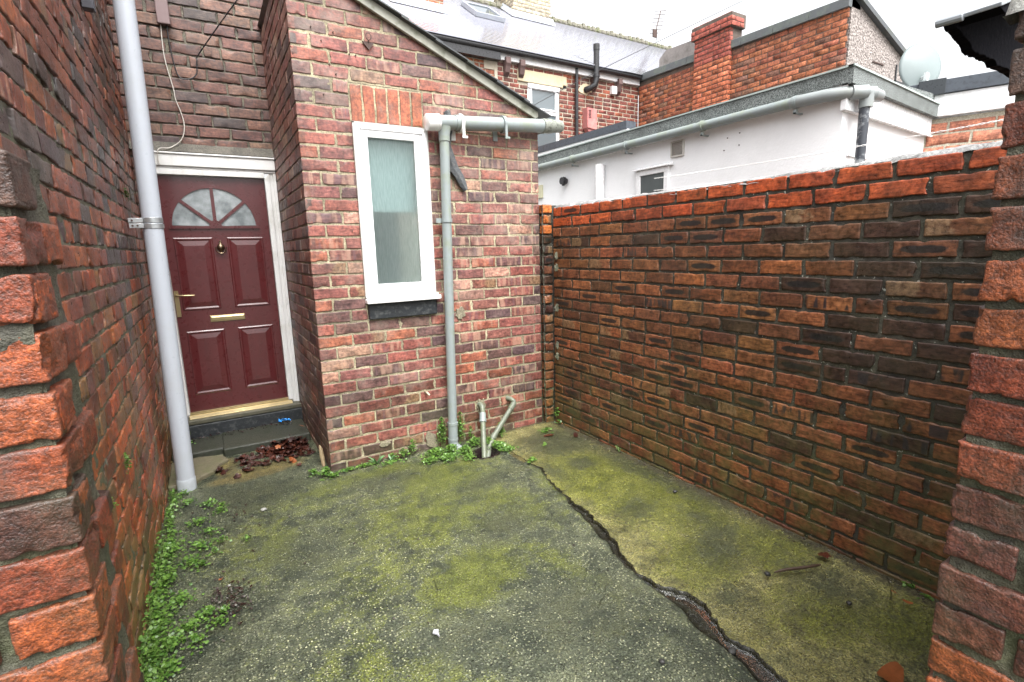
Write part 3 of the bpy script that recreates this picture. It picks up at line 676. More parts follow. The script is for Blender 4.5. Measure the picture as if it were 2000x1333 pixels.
# mitred outer frame and sash as stepped sections
def frame(mb, x0, x1, z0, z1, w, ya, yb):
    mb.prism([(x0, z0), (x1, z0), (x1-w, z0+w), (x0+w, z0+w)], 1, ya, yb); mb.prism([(x0, z1), (x0+w, z1-w), (x1-w, z1-w), (x1, z1)], 1, ya, yb)
    mb.prism([(x0, z0), (x0+w, z0+w), (x0+w, z1-w), (x0, z1)], 1, ya, yb); mb.prism([(x1, z0), (x1, z1), (x1-w, z1-w), (x1-w, z0+w)], 1, ya, yb)
frame(wf, X0, X1, Z0, Z1, .036, yf, yf+.06); frame(wf, X0+.034, X1-.036, Z0+.034, Z1-.034, .052, yf+.008, yf+.055)
win = wf.build('window', M_upvc, OUT, bevel=.004)
gk = MB(); frame(gk, gx0-.008, gx1+.012, gz0-.010, gz1+.008, .012, yf+.004, yf+.02); gk.build('glazing_bead', M_upvc, win, bevel=.002)
gl = NT('frosted_glass')
nz = gl.noise(1., 5, .65, v=gl.map((260, 260, 16)))
gl.P('Base Color', gl.mix(gl.mr(nz, .35, .65), (.36, .46, .44), (.62, .71, .70))); gl.P('Roughness', .5); gl.P('Transmission Weight', .90); gl.P('IOR', 1.3)
gl.P('Normal', gl.bump(gl.math('ADD', nz, gl.math('MULTIPLY', gl.mr(gl.vor(150), .3, .1), .5)), .3, .002))
pn = MB(); pn.box((gx0-.01, yf+.022, gz0-.01), (gx1+.01, yf+.028, gz1+.01)); pn.build('glass_pane', gl.m, win)
bl = MB(); zz = 1.86; bl.box((gx0-.03, yf+.095, zz), (gx1+.03, yf+.100, gz1+.05)); bl.build('added_blind', plain('added_pale_blind', (.80, .83, .86), .7, var=.05), win)  # assumed blind, added behind the frosted glass so its upper half reads bright
ibx = MB(); ibx.box((gx0-.05, yf+.5, gz0-.1), (gx1+.05, yf+.52, gz1+.1)); ibx.build('room_back', plain('dim_interior', (.05, .085, .075), .9, var=.5, sc=3), win)
sb = MB(); sb.box((.955, 3.600, 1.206), (1.522, 3.665, 1.238)); sb.box((.962, 3.628, 1.238), (1.512, 3.665, 1.254)); sb.build('sill_board', M_upvc, win, bevel=.006)
# mastic smeared round the frame
ms_ = MB()
for (a, b) in (((.960, 1.25), (.973, 2.448)), ((1.493, 1.25), (1.503, 2.445))): ms_.box((a[0], 3.655, a[1]), (b[0], 3.672, b[1]))
ms_.box((.960, 3.655, 2.44), (1.503, 3.672, 2.450)); ms_.build('mortar_fillet', plain('fillet', (.45, .44, .42), .8, var=.2, bump=.004), win)
st_ = MB(); st_.box((.972, 3.640, 1.087), (1.500, 3.70, 1.203)); o = st_.build('stone_sill', M_blackpaint, OUT, bevel=.008)
# lintel end stone / filler
def drop_pebble(): pass
# small iron things on the wall
hk = MB(); hk.prism([(1.068, 2.965), (1.150, 2.965), (1.112, 2.915)], 1, 3.655, 3.667); hk.tube([(1.11+.018*math.cos(t), 3.645, 2.995+.022*math.sin(t)) for t in np.linspace(-1.2, 4.6, 12)], .003, 6); hk.tube([(1.11, 3.66, 2.955), (1.11, 3.645, 2.975)], .004, 6)
hk.build('iron_hook', M_rust, OUT)
for (x, z) in ((.885, 2.99), (.805, 2.925), (.748, 2.998), (.980, 2.872), (.845, 2.79), (1.02, 2.87), (.792, 2.60), (.905, 1.72), (.882, 2.735)):
    nl = MB(); nl.tube([(x, 3.672, z), (x, 3.660, z)], .0045, 8); nl.build('nail', M_rust, OUT)
ptc = MB()
def patch(mb, cx, cz, rx, rz, y, seed, th=.008, n=18):
    rg = random.Random(seed); pl = []
    for k in range(n):
        a = 2*math.pi*k/n; q = 1+rg.uniform(-.28, .28); pl.append((cx+rx*q*math.cos(a), cz+rz*q*math.sin(a)))
    mb.prism(pl, 1, y-th, y+.004)
M_pc = mortar_mat('patch_cement', (.16, .14, .10), (.26, .23, .16), moss=.3)
for q in ((1.705, 1.075, .040, .05, 3.668, 3), (1.40, .065, .05, .075, 3.668, 4, .010), (1.22, .02, .055, .03, 3.668, 5), (1.86, .26, .045, .07, 3.668, 9, .006), (1.02, .12, .04, .02, 3.668, 6)):
    ptc = MB(); patch(ptc, *q); ptc.build('cement_patch', M_pc, OUT, bevel=.003)
stb = MB(); stb.tube([(1.369, 3.69, .478), (1.372, 3.635, .474), (1.385, 3.62, .455)], .010, 10); o = stb.build('pipe_stub', plain('copper_stub', (.35, .30, .22), .5, metal=.6), smooth=True)
setp(o, 'short bent pipe stub sticking out of the outhouse bricks left of the grey downpipe', 'pipe stub')

# ------------------------------------------------------------------ outhouse gutter, downpipe, waste pipes
GU = thing('gutter', (2.07, 3.58, 2.52), 'grey plastic gutter across the outhouse wall with a white left end cap', 'gutter')
gA = Vector((1.50, 3.585, 2.478)); gB = Vector((2.66, 3.585, 2.556)); gd = (gB-gA).normalized()
tu = MB(); tu.tube([gA, gA+gd*1.02], .052, 24); tu.tube([gA+gd*.19, gA+gd*.25], .056, 24); tu.build('channel', M_pipe_grey, GU, smooth=True)
cp = MB(); cp.tube([gA-gd*.035, gA-gd*.03, gA+gd*.05], [.050, .057, .057], 24); cp.tube([gA+gd*.045, gA+gd*.062], .060, 24); cp.build('end_cap', M_cap_white, GU, smooth=True)
de = MB(); de.tube([gA+gd*.98, gA+gd*1.0, gA+gd*1.06, gA+gd*1.07, gA+gd*1.14, gA+gd*1.165], [.050, .056, .056, .050, .050, .044], 24); de.tube([gA+gd*.97, gA+gd*.99], .058, 20); de.build('union', M_pipe_dirty, GU, smooth=True)
for k, (t, m_) in enumerate(((.235, M_cap_white), (.60, M_pipe_grey))):
    c = gA+gd*t; cl = MB(); cl.tube([c-gd*.012, c+gd*.012], .064, 24); w = gd*.012
    cl.box((c.x-.010, c.y-.062, c.z-.10), (c.x+.010, c.y-.050, c.z+.0)); cl.box((c.x-.012, c.y-.062, c.z-.115), (c.x+.030, c.y-.048, c.z-.098))
    cl.box((c.x-.045, 3.660, c.z-.11), (c.x-.005, 3.668, c.z+.06)); cl.box((c.x-.02, c.y+.04, c.z-.01), (c.x+.0, 3.664, c.z+.02))
    cl.build('gutter_bracket', m_, GU, bevel=.002)
DP = thing('downpipe', (1.55, 3.58, 0), 'grey round downpipe running down the outhouse wall right of the window', 'downpipe')
pt = Vector((1.603, 3.585, 2.455)); pb = Vector((1.552, 3.585, .045))
dp = MB(); dp.tube([pt, pb], .036, 24); dp.build('pipe', M_pipe_grey, DP, smooth=True)
sp = MB(); sp.tube([pt+Vector((0, 0, .0)), pt-Vector((.001, 0, .05)), pt-Vector((.002, 0, .10))], [.052, .042, .041], 24); sp.build('gutter_outlet', M_pipe_grey, DP, smooth=True)
ax = (pb-pt).normalized()
c1 = pt+ax*(2.455-1.79); cl = MB(); cl.tube([c1-ax*.014, c1+ax*.014], .042, 24); cl.box((c1.x-.075, c1.y+.01, c1.z-.017), (c1.x-.03, c1.y+.03, c1.z+.017)); cl.build('pipe_clip', M_pipe_grey, DP, smooth=True)
cB = pt+ax*(2.455-.20); sc_ = MB(); sc_.tube([cB-ax*.01, cB+ax*.01, cB+ax*.012, cB+ax*.16], [.042, .042, .039, .039], 24); sc_.tube([cB+ax*.125, cB+ax*.14], .042, 24)
e0 = cB+ax*.16; sc_.tube([e0, e0+Vector((.004, -.004, -.03)), e0+Vector((.022, -.02, -.055)), e0+Vector((.045, -.035, -.068))], [.039, .040, .040, .036], 20); sc_.build('shoe', M_pipe_grey, DP, smooth=True)
W1 = thing('waste_pipe', (1.80, 3.55, 0), 'short upright grey waste pipe left of the slanting one over the drain', 'waste pipe')
a = MB(); a.tube([(1.842, 3.68, .285), (1.842, 3.64, .287), (1.841, 3.615, .275), (1.838, 3.602, .25), (1.816, 3.562, .175), (1.715, 3.36, -.06)], .0215, 16); a.build('pipe', M_pipe_mossy, W1, smooth=True)
a = MB(); a.tube([(1.832, 3.592, .232), (1.816, 3.562, .175)], .027, 16); a.tube([(1.818, 3.566, .183), (1.813, 3.557, .167)], .030, 16); a.build('coupling', M_pipe_grey, W1, smooth=True)
W2 = thing('waste_pipe', (1.9, 3.5, 0), 'slanting stained waste pipe with elbows leading down to the drain', 'waste pipe')
a = MB(); P2 = [Vector(p) for p in ((2.115, 3.68, .290), (2.130, 3.63, .288), (2.150, 3.61, .270), (2.145, 3.605, .252), (1.845, 3.46, .045), (1.80, 3.42, .012), (1.748, 3.37, -.07), (1.742, 3.362, -.09))]
a.tube(P2, .0205, 16); a.build('pipe', M_pipe_mossy, W2, smooth=True)
for (e0_, e1_) in ((P2[3], P2[3]+(P2[4]-P2[3])*.18), (P2[4]-(P2[4]-P2[3])*.12, P2[4]), (P2[5], P2[5]+(P2[6]-P2[5])*.35)):
    a = MB(); a.tube([e0_, e1_], .0255, 16); a.build('coupling', M_pipe_mossy, W2, smooth=True)
# drain hole with broken tile edge
dr = MB()
n = 14; _r = random.Random(3); ring = [(1.70+(.135+_r.uniform(-.012, .012))*math.cos(2*math.pi*k/n), 3.33+(.11+_r.uniform(-.01, .01))*math.sin(2*math.pi*k/n)) for k in range(n)]
dr.add([(x, y, .001) for x, y in ring]+[(x*.9+1.70*.1, y*.9+3.33*.1, .003) for x, y in ring]+[(x*.75+1.70*.25, y*.75+3.33*.25, -.075) for x, y in ring], [(i, (i+1) % n, n+(i+1) % n, n+i) for i in range(n)]+[(n+i, n+(i+1) % n, 2*n+(i+1) % n, 2*n+i) for i in range(n)]+[tuple(range(2*n, 3*n))])
setp(dr.build('drain', plain('wet_clay_drain', (.014, .009, .009), .25, var=.5, sc=40, bump=.003), smooth=True), 'small wet clay drain opening at the foot of the two waste pipes', 'drain')
# rotten board hanging behind the downpipe
tb = MB(); L1 = [(1.655, 2.585, .022), (1.675, 2.50, .030), (1.640, 2.33, .034), (1.662, 2.26, .040), (1.690, 2.18, .040), (1.735, 2.12, .036), (1.765, 2.06, .028), (1.785, 2.02, .016)]
rg = random.Random(9)
V = []; 
for (x, z, w) in L1:
    w *= .95; V += [(x-w, 3.635+rg.uniform(-.004, .004), z-.01), (x-w*.2, 3.622+rg.uniform(-.006, .006), z), (x+w, 3.632, z+.012), (x+w, 3.658, z+.012), (x-w, 3.658, z-.01)]
F_ = []
for i in range(len(L1)-1):
    for k in range(5): F_.append((5*i+k, 5*i+(k+1) % 5, 5*(i+1)+(k+1) % 5, 5*(i+1)+k))
F_ += [(4, 3, 2, 1, 0), tuple(5*(len(L1)-1)+k for k in range(5))]
tb.add(V, F_); setp(tb.build('rotten_board', M_timber_old, bevel=.003), 'black rotten strip of wood hanging behind the grey downpipe under the gutter', 'board')

# ------------------------------------------------------------------ house rear wall with door
HO = thing('brick_house', (.1, 5.1, 0), 'old brick house wall above the dark red door, framed in white', 'house')
hw = Wall((-.42, 5.02, 0), (1, 0, 0), (0, -1, 0), res=(10, 3, 6), seed=11, depth=.04)
HH = [(-.34+.42, .615+.42, -.1, 2.395)]
hw.lay(0, 1.25, -.04, 4.3, H=.0885, L=.243, pal=palH, holes=HH, start=1, prof=.004)
o = hw.build('wall', M_house, HO, amp=1.5); join(o, hw.sheet('mortar', M_mort_house, 0, 1.25, -.05, 4.3, depth=.009, step=.016, amp=.006, holes=HH, parent=HO))
# canopy board and frame
cb = MB(); cb.box((-.36, 4.945, 2.285), (.608, 5.015, 2.375)); cb.prism([(4.935, 2.375), (4.935, 2.388), (5.02, 2.402), (5.02, 2.375)], 0, -.365, .608); cb.box((-.36, 4.96, 2.262), (.608, 5.015, 2.285))
cb.build('head_board', M_white_timber, HO, bevel=.005)
ls = MB(); ls.prism([(4.99, 2.392), (4.975, 2.400), (5.02, 2.475), (5.03, 2.40)], 0, -.42, .612); ls.build('mortar_flashing', mortar_mat('flashing_mortar', (.06, .055, .045), (.12, .11, .09)), HO)
df = MB(); 
df.prism([(.516, .245), (.556, .245), (.556, 2.262), (.516, 2.222)], 1, 4.955, 5.05); df.box((.556, 4.972, .215), (.586, 5.05, 2.262)); df.box((.584, 4.962, .19), (.609, 5.05, 2.262))
df.box((-.300, 4.955, .245), (-.262, 5.05, 2.262)); df.box((-.36, 4.97, .20), (-.300, 5.05, 2.262)); df.box((-.262, 4.955, 2.220), (.516, 5.05, 2.262))
df.build('door_frame', M_white_timber, HO, bevel=.004)
D0, D1, DZ0, DZ1, DY = -.258, .513, .256, 2.215, 4.992
db = MB(); db.box((D0, DY, DZ0), (D1, DY+.045, DZ1))
# raised mouldings: four fielded panels
def panel(mb, x0, x1, z0, z1):
    w = .020
    for (a, b, w_, pr) in ((0, .016, 0, .007),):
        pass
    def ring(d0, y0, d1, y1):
        A = [(x0+d0, y0, z0+d0), (x1-d0, y0, z0+d0), (x1-d0, y0, z1-d0), (x0+d0, y0, z1-d0)]
        B = [(x0+d1, y1, z0+d1), (x1-d1, y1, z0+d1), (x1-d1, y1, z1-d1), (x0+d1, y1, z1-d1)]
        mb.add(A+B, [(i, (i+1) % 4, 4+(i+1) % 4, 4+i) for i in range(4)])
    y = DY
    ring(0, y, .008, y-.006); ring(.008, y-.006, .014, y-.006); ring(.014, y-.006, .026, y-.001); ring(.026, y-.001, .066, y-.008)
    q = .066; mb.add([(x0+q, y-.008, z0+q), (x1-q, y-.008, z0+q), (x1-q, y-.008, z1-q), (x0+q, y-.008, z1-q)], [(0, 1, 2, 3)])
for (a, b) in ((-.205, .072), (.178, .455)):
    panel(db, a, b, 1.130, 1.728); panel(db, a, b, .405, .955)
# fanlight mouldings
fc = Vector((.108, 0, 1.822)); fr = .308
def arcbar(mb, r0, r1, t0, t1, y0, y1, n=28):
    for k in range(n):
        a, b = t0+(t1-t0)*k/n, t0+(t1-t0)*(k+1)/n
        P_ = lambda r, t: (fc.x+r*math.cos(t), fc.z+r*math.sin(t))
        mb.prism([P_(r0, a), P_(r1, a), P_(r1, b), P_(r0, b)], 1, y0, y1)
arcbar(db, fr-.004, fr+.022, 0, math.pi, DY-.012, DY+.002); arcbar(db, 0.002, .046, 0, math.pi, DY-.013, DY+.002, 12)
db.box((fc.x-fr-.022, DY-.0125, fc.z-.022), (fc.x+fr+.022, DY+.001, fc.z))
for t in (R_(41), R_(90), R_(139)):
    d = Vector((math.cos(t), 0, math.sin(t))); n_ = Vector((-d.z, 0, d.x))*.0125; p0 = fc+d*.03; p1 = fc+d*(fr+.002)
    db.prism([((p0+n_).x, (p0+n_).z), ((p0-n_).x, (p0-n_).z), ((p1-n_).x, (p1-n_).z), ((p1+n_).x, (p1+n_).z)], 1, DY-.0128, DY+.001)
DO = db.build('door', M_door, HO, bevel=.0015)
dg = NT('fanlight_glass'); dg.P('Base Color', (.22, .26, .27, 1)); dg.P('Roughness', .16); dg.P('Specular IOR Level', .9)
dg.P('Base Color', dg.mix(dg.mr(dg.noise(9, 4), .35, .65), (.10, .12, .125), (.30, .33, .34))); dg.P('Normal', dg.bump(dg.noise(220, 3), .5, .002))
for k in range(4):
    t0 = R_((1, 43, 92, 141)[k]); t1 = R_((39, 88, 137, 179)[k]); gp = MB()
    pl = [(fc.x+.045*math.cos(t0), fc.z+.045*math.sin(t0))]+[(fc.x+(fr-.003)*math.cos(t0+(t1-t0)*j/10), fc.z+(fr-.003)*math.sin(t0+(t1-t0)*j/10)) for j in range(11)]+[(fc.x+.045*math.cos(t1), fc.z+.045*math.sin(t1))]
    gp.prism(pl, 1, DY-.003, DY-.0006); gp.build('fanlight_pane', dg.m, DO)
hd = MB(); hd.box((-.252, DY-.010, 1.085), (-.222, DY-.001, 1.300)); hd.tube([(-.237, DY-.008, 1.262), (-.237, DY-.045, 1.262), (-.225, DY-.052, 1.262), (-.12, DY-.050, 1.257), (-.110, DY-.048, 1.256)], [.010, .008, .008, .0065, .006], 10); hd.tube([(-.237, DY-.009, 1.135), (-.237, DY-.014, 1.135)], .010, 12)
hd.build('handle', M_brass, DO, smooth=True)
lb = MB(); lb.box((-.020, DY-.006, 1.022), (.242, DY-.001, 1.075)); lb.box((-.012, DY-.011, 1.032), (.234, DY-.006, 1.060)); lb.prism([(DY-.011, 1.060), (DY-.006, 1.070), (DY-.006, 1.060)], 0, -.012, .234); lb.build('letter_plate', M_brass, DO, bevel=.002)
kn = MB(); kx = .125
prof = [(1.700, .004), (1.694, .010), (1.684, .006), (1.676, .010), (1.668, .022), (1.655, .030), (1.640, .030), (1.625, .022), (1.612, .011), (1.604, .006), (1.596, .009), (1.588, .003)]
kn.tube([(kx, DY-.008, z) for z, r in prof], [r for z, r in prof], 16); kn.tube([(kx+.040*math.cos(t), DY-.022, 1.648+.052*math.sin(t)) for t in np.linspace(math.pi, 2*math.pi, 14)], .0042, 8)
kn.build('knocker', M_oldbrass, DO, smooth=True)
th = MB(); th.box((D0-.004, 4.955, .236), (D1+.003, 4.992, .252)); th.box((D0-.004, 4.965, .252), (D1+.003, 4.990, .262)); th.prism([(4.915, .213), (4.915, .221), (4.955, .242), (4.955, .22)], 0, D0-.01, D1+.03); th.build('brass_threshold', M_brass, HO, bevel=.0015)
sp_ = MB(); sp_.box((-.40, 4.875, .175), (.612, 5.02, .216)); sp_.build('sill_slab', plain('worn_sill_stone', (.08, .075, .05), .5, var=.4, sc=20, dirt=.6, dirtc=(.04, .045, .03), bump=.004), HO, bevel=.008)
bs = MB(); bs.box((-.40, 4.868, .03), (.612, 4.90, .172)); bs.build('black_riser', M_blackpaint, HO, bevel=.006)
step = MB(); step.box((-.40, 4.50, -.02), (.60, 4.868, .062)); step.box((-.05, 4.42, .0), (.60, 4.87, .072))
setp(step.build('doorstep', M_concrete, bevel=.012), 'low mossy concrete step below the black painted riser of the red door', 'step')
# loose stone slab beside the white pipe
def rock(name, c, r, seed, mat, sq=(1, 1, .5), sub=3):
    bm = bmesh.new(); bmesh.ops.create_icosphere(bm, subdivisions=sub, radius=1.)
    V = np.array([v.co[:] for v in bm.verts]); d = 1+.55*fbm(V+seed*3.1, 1.6, 3, seed)
    for v, k in zip(bm.verts, d): v.co = Vector((v.co.x*k*r*sq[0]+c[0], v.co.y*k*r*sq[1]+c[1], v.co.z*k*r*sq[2]+c[2]))
    me = bpy.data.meshes.new(name); bm.to_mesh(me); bm.free(); return link(name, me, mat, smooth=True)
M_slabst = plain('mossy_sandstone', (.12, .105, .065), .6, var=.3, sc=25, dirt=.7, dirtc=(.08, .09, .03), dsc=12, bump=.004)
fl = MB(); pl = [(-.40, 3.98), (-.235, 3.985), (-.20, 4.05), (-.12, 4.12), (-.08, 4.24), (-.02, 4.30), (-.06, 4.42), (-.22, 4.48), (-.40, 4.46)]
fl.prism(pl, 2, -.01, .032); setp(fl.build('flagstone', M_slabst, bevel=.012), 'broken flagstone between the white pipe and the doorstep', 'flagstone')

# electrics and cables on the house wall
jb = MB(); jb.box((-.105, 4.965, 3.330), (-.02, 5.012, 3.60)); o = jb.build('junction_box', plain('brown_painted_box', (.14, .09, .09), .5, var=.1), bevel=.006)
setp(o, 'small brown cable box on the house wall above the door', 'junction box')
def cable(name, pts, r, mat, label, cat='cable', n=8, parent=None):
    P = [Vector(p) for p in pts]; Q = []
    for i in range(len(P)-1):
        p0 = P[max(i-1, 0)]; p1 = P[i]; p2 = P[i+1]; p3 = P[min(i+2, len(P)-1)]
        for k in range(8):
            t = k/8; Q.append(.5*((2*p1)+(-p0+p2)*t+(2*p0-5*p1+4*p2-p3)*t*t+(-p0+3*p1-3*p2+p3)*t**3))
    Q.append(P[-1]); m_ = MB(); m_.tube(Q, r, n); o = m_.build(name, mat, parent, smooth=True); setp(o, label, cat); return o
cable('cable', [(-.045, 4.995, 3.34), (-.045, 4.998, 3.2), (-.02, 4.998, 2.99), (.04, 4.99, 2.955), (.11, 4.99, 3.0), (.125, 4.985, 3.10), (.16, 4.96, 3.17), (.48, 4.6, 3.52), (.9, 4.1, 3.92)], .0045, M_cable_black, 'black cable looping from the box on the house wall up towards the outhouse')
cable('cable', [(-.085, 4.998, 3.34), (-.09, 5.0, 3.1), (-.06, 5.0, 2.88), (-.055, 5.0, 2.80), (-.03, 5.0, 2.70), (-.02, 5.0, 2.60), (-.05, 4.998, 2.50), (-.13, 4.985, 2.43), (-.21, 4.935, 2.405), (-.225, 4.930, 2.33), (-.22, 4.93, 2.29)], .0038, M_cable_white, 'thin pale cable hanging from the box down over the white door head board')
# ------------------------------------------------------------------ left tall wall
LWm = thing('brick_wall', (-.5, 3.1, 0), 'tall weathered red brick wall on the left running back past the white pipe', 'wall')
lw = Wall((-.40, 1.17, 0), (0, 1, 0), (1, 0, 0), res=(11, 3, 7), seed=21, depth=.04, r=.004)
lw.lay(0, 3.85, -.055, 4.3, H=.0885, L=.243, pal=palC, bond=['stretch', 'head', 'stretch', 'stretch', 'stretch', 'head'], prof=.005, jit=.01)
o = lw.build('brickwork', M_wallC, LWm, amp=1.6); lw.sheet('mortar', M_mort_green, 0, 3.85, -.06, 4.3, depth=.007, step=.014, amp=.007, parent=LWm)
core = MB(); core.box((-.62, 1.2, -.06), (-.425, 5.1, 4.3)); core.build('core', M_mort_green, LWm)
# low plinth bricks between pier and wall
pw = Wall((-.315, 1.15, 0), (0, 1, 0), (1, 0, 0), res=(10, 4, 5), seed=23, depth=.09, r=.006)
pw.lay(0, .62, -.03, .93, H=.0885, L=.24, pal=palP, prof=.006); pw.build('plinth', M_pier, LWm, amp=1.8)
# ------------------------------------------------------------------ left gate pier
LP = thing('brick_pier', (-.45, 1.1, 0), 'chipped orange brick gate pier at the left edge, against the tall wall', 'pier')
pf = Wall((-.222, 1.0, 0), (-1, 0, 0), (0, -1, 0), res=(26, 10, 12), seed=31, depth=.115, r=.0035)
i = 0; z = -.02; rg = random.Random(31)
def pierwall(w, z1, H, palf, L=.235, s0=.115):
    i = 0; z = -.02
    while z < z1-.05:
        a = 0.; seq = [s0 if i % 2 else L]+[L]*2
        for k, l in enumerate(seq):
            c, mk = palf(w.rng, a, z)
            w.brick(a+(.0 if k == 0 else .009), a+l-.009, z+.0065+w.rng.uniform(-1, 1)*.003, z+H-.006+w.rng.uniform(-1, 1)*.003, c, mk, w.rng.uniform(-1, 1)*.004)
            a += l
        z += H; i += 1
    return z
zt = pierwall(pf, 1.75, .0875, palP)
pf.build('brickwork', M_pier, LP, amp=1.25)
pf.sheet('mortar', M_mort_grey, .010, .70, -.02, zt, depth=.010, step=.008, amp=.012, parent=LP, f=22)
ps = Wall((-.222, 1.0, 0), (0, 1, 0), (1, 0, 0), res=(6, 3, 5), seed=33, depth=.10, r=.007)
z = -.02; k = 0
while z < zt-.02:
    c, mk = palP(ps.rng, 0, z)
    ps.brick(*((.125, .235) if k % 2 == 0 else (.006, .115)), z+.008, z+.079, c, mk); z += .0875; k += 1
ps.build('return_brickwork', M_pier, LP, amp=1.5)
ps.sheet('return_mortar', M_mort_grey, .010, .235, -.02, zt, depth=.014, step=.01, amp=.008, parent=LP)
# mortar haunching on top
def lump(name, x0, x1, y0, y1, zf, mat, parent, step=.012, amp=.006, seed=0, thick=.03):
    xs = np.arange(x0, x1+step, step); ys = np.arange(y0, y1+step, step); X, Y = np.meshgrid(xs, ys, indexing='ij')
    P = np.stack([X.ravel(), Y.ravel(), X.ravel()*0], -1); Z = zf(X, Y)+(amp*fbm(P, 25, 3, seed)).reshape(X.shape)
    ex = np.minimum.reduce([X-xs[0], xs[-1]-X, Y-ys[0], ys[-1]-Y]); Z = Z - thick*(ex < step*.5)
    X = X+(ex < step*.5)*(.006*fbm(P, 30, 2, seed+3)).reshape(X.shape); Y = Y+(ex < step*.5)*(.006*fbm(P, 30, 2, seed+4)).reshape(X.shape)
    nx, ny = X.shape; i, j = np.meshgrid(np.arange(nx-1), np.arange(ny-1), indexing='ij'); i = i.ravel(); j = j.ravel()
    F = np.stack([i*ny+j, (i+1)*ny+j, (i+1)*ny+j+1, i*ny+j+1], -1)
    o = link(name, np_mesh(name, np.stack([X.ravel(), Y.ravel(), Z.ravel()], -1), F), mat, parent, True); return o
M_cap = mortar_mat('cement_capping', (.22, .22, .20), (.42, .42, .40), rough=.7, moss=.0)
lump('capping', -.82, -.245, 1.0, 1.20, lambda X, Y: zt+.004+.16*np.clip((-.25-X)/.2, 0, 1), M_mort_grey, LP, seed=60, amp=.012, thick=.02)

# ------------------------------------------------------------------ right pier
RP = thing('brick_pier', (1.4, .1, 0), 'rough orange brick gate pier at the right edge of the picture', 'pier')
rp = Wall((1.20, .352, 0), (0, -1, 0), (-1, 0, 0), res=(26, 10, 12), seed=41, depth=.115, r=.0035)
def palRP(rg, u, z):
    c, mk = palP2(rg, u, z)
    if z > 1.73: c = j3(rg, (.12, .07, .055) if rg.random() < .6 else (.26, .08, .04), .2)
    return c, mk
zr = pierwall(rp, 2.0, .0865, palRP)
rp.build('brickwork', M_pier, RP, amp=1.25)
rp.sheet('mortar', M_mort_grey, .010, .70, -.02, zr, depth=.009, step=.008, amp=.011, parent=RP, f=22)
rc = Wall((1.20, .352, 0), (1, 0, 0), (0, 1, 0), res=(6, 3, 5), seed=43, depth=.10, r=.007)
rc.lay(.13, 1.49, -.02, 1.9, H=.0865, L=.24, pal=palB); rc.build('inner_brickwork', M_wallB, RP, amp=1.3); rc.sheet('inner_mortar', M_mort_grey, .01, 1.49, -.02, 2.0, depth=.012, step=.03, parent=RP)
lump('capping', 1.19, 1.50, -.40, .36, lambda X, Y: zr+.02+0*X, M_cap, RP, seed=61, amp=.012, thick=.06)
# torn roofing felt over a slab, jutting from the pier top
FE = thing('felt_canopy', (1.9, .62, 2.05), 'black torn roofing felt overhanging the right pier under a grey edging', 'canopy')
rg = random.Random(12)
low = [(1.650, 2.094), (1.672, 2.082), (1.70, 2.078), (1.737, 2.068), (1.76, 2.064), (1.79, 2.047), (1.83, 2.046), (1.86, 2.050), (1.90, 2.046), (1.93, 2.050), (1.96, 2.038), (2.0, 2.040), (2.06, 2.04), (2.2, 2.03)]
lowj = []
for i in range(len(low)-1):
    for k in range(5):
        t = k/5; x = low[i][0]*(1-t)+low[i+1][0]*t; z_ = low[i][1]*(1-t)+low[i+1][1]*t; lowj.append((x, z_+rg.uniform(-.0018, .0018)))
top = [(2.2, 2.28), (1.866, 2.186), (1.70, 2.118), (1.655, 2.100)]
fe = MB(); fe.prism(lowj+top, 1, .602, .626); fe.prism([(1.655, 2.098), (1.70, 2.112), (1.866, 2.182), (2.2, 2.275), (2.2, 2.25), (1.7, 2.09)], 1, .52, .602); fe.build('felt_sheet', plain('black_torn_felt', (.006, .006, .008), 1., var=.5, sc=50, bump=.004, spec=.05), FE, bevel=.002)
fe = MB(); fe.prism([(1.652, 2.104), (1.70, 2.122), (1.866, 2.190), (2.2, 2.286), (2.2, 2.274), (1.866, 2.180), (1.70, 2.111), (1.655, 2.095)], 1, .515, .63); fe.tube([(1.655, .585, 2.098), (1.655, .64, 2.10)], .010, 10); fe.build('edge_trim', plain('wet_grey_edging', (.25, .27, .29), .3, var=.2), FE, bevel=.002)

# ------------------------------------------------------------------ right yard wall
RW = thing('brick_wall', (2.65, 2.0, 0), 'head-high dark stained brick yard wall with two orange top courses', 'wall')
rw = Wall((2.589, .12, 0), (0, 1, 0), (-1, 0, 0), res=(14, 3, 7), seed=51, depth=.05, r=.0045)
rw.lay(0, 3.495, -.06, 1.905, H=.0855, L=.2405, joint=.0145, pal=palB, prof=.003, jit=.008, bond=['stretch']*6+['stretch'])
rw.build('brickwork', M_wallB, RW, amp=1.25)
rw.sheet('mortar', M_mort_dark, 0, 3.5, -.06, 1.90, depth=.008, step=.011, amp=.006, parent=RW)
core = MB(); core.box((2.605, .14, -.06), (2.700, 3.60, 1.89)); core.box((2.465, 3.692, -.06), (2.700, 3.76, 1.93)); core.build('core', M_mort_dark, RW)
bk = Wall((2.715, .12, 0), (0, 1, 0), (1, 0, 0), res=(4, 2, 3), seed=52, depth=.02); bk.lay(0, 3.5, -.06, 1.905, H=.0855, L=.2405, pal=palB); bk.build('outer_brickwork', M_wallB, RW, amp=.6)
lump('capping', 2.592, 2.722, .12, 3.62, lambda X, Y: 1.908+.006*np.sin(Y*2.3)+.20*np.clip(X-2.60, 0, .08), mortar_mat('pale_cement_capping', (.20, .20, .20), (.36, .36, .36), dirt=.5), RW, seed=62, amp=.010, thick=.02)
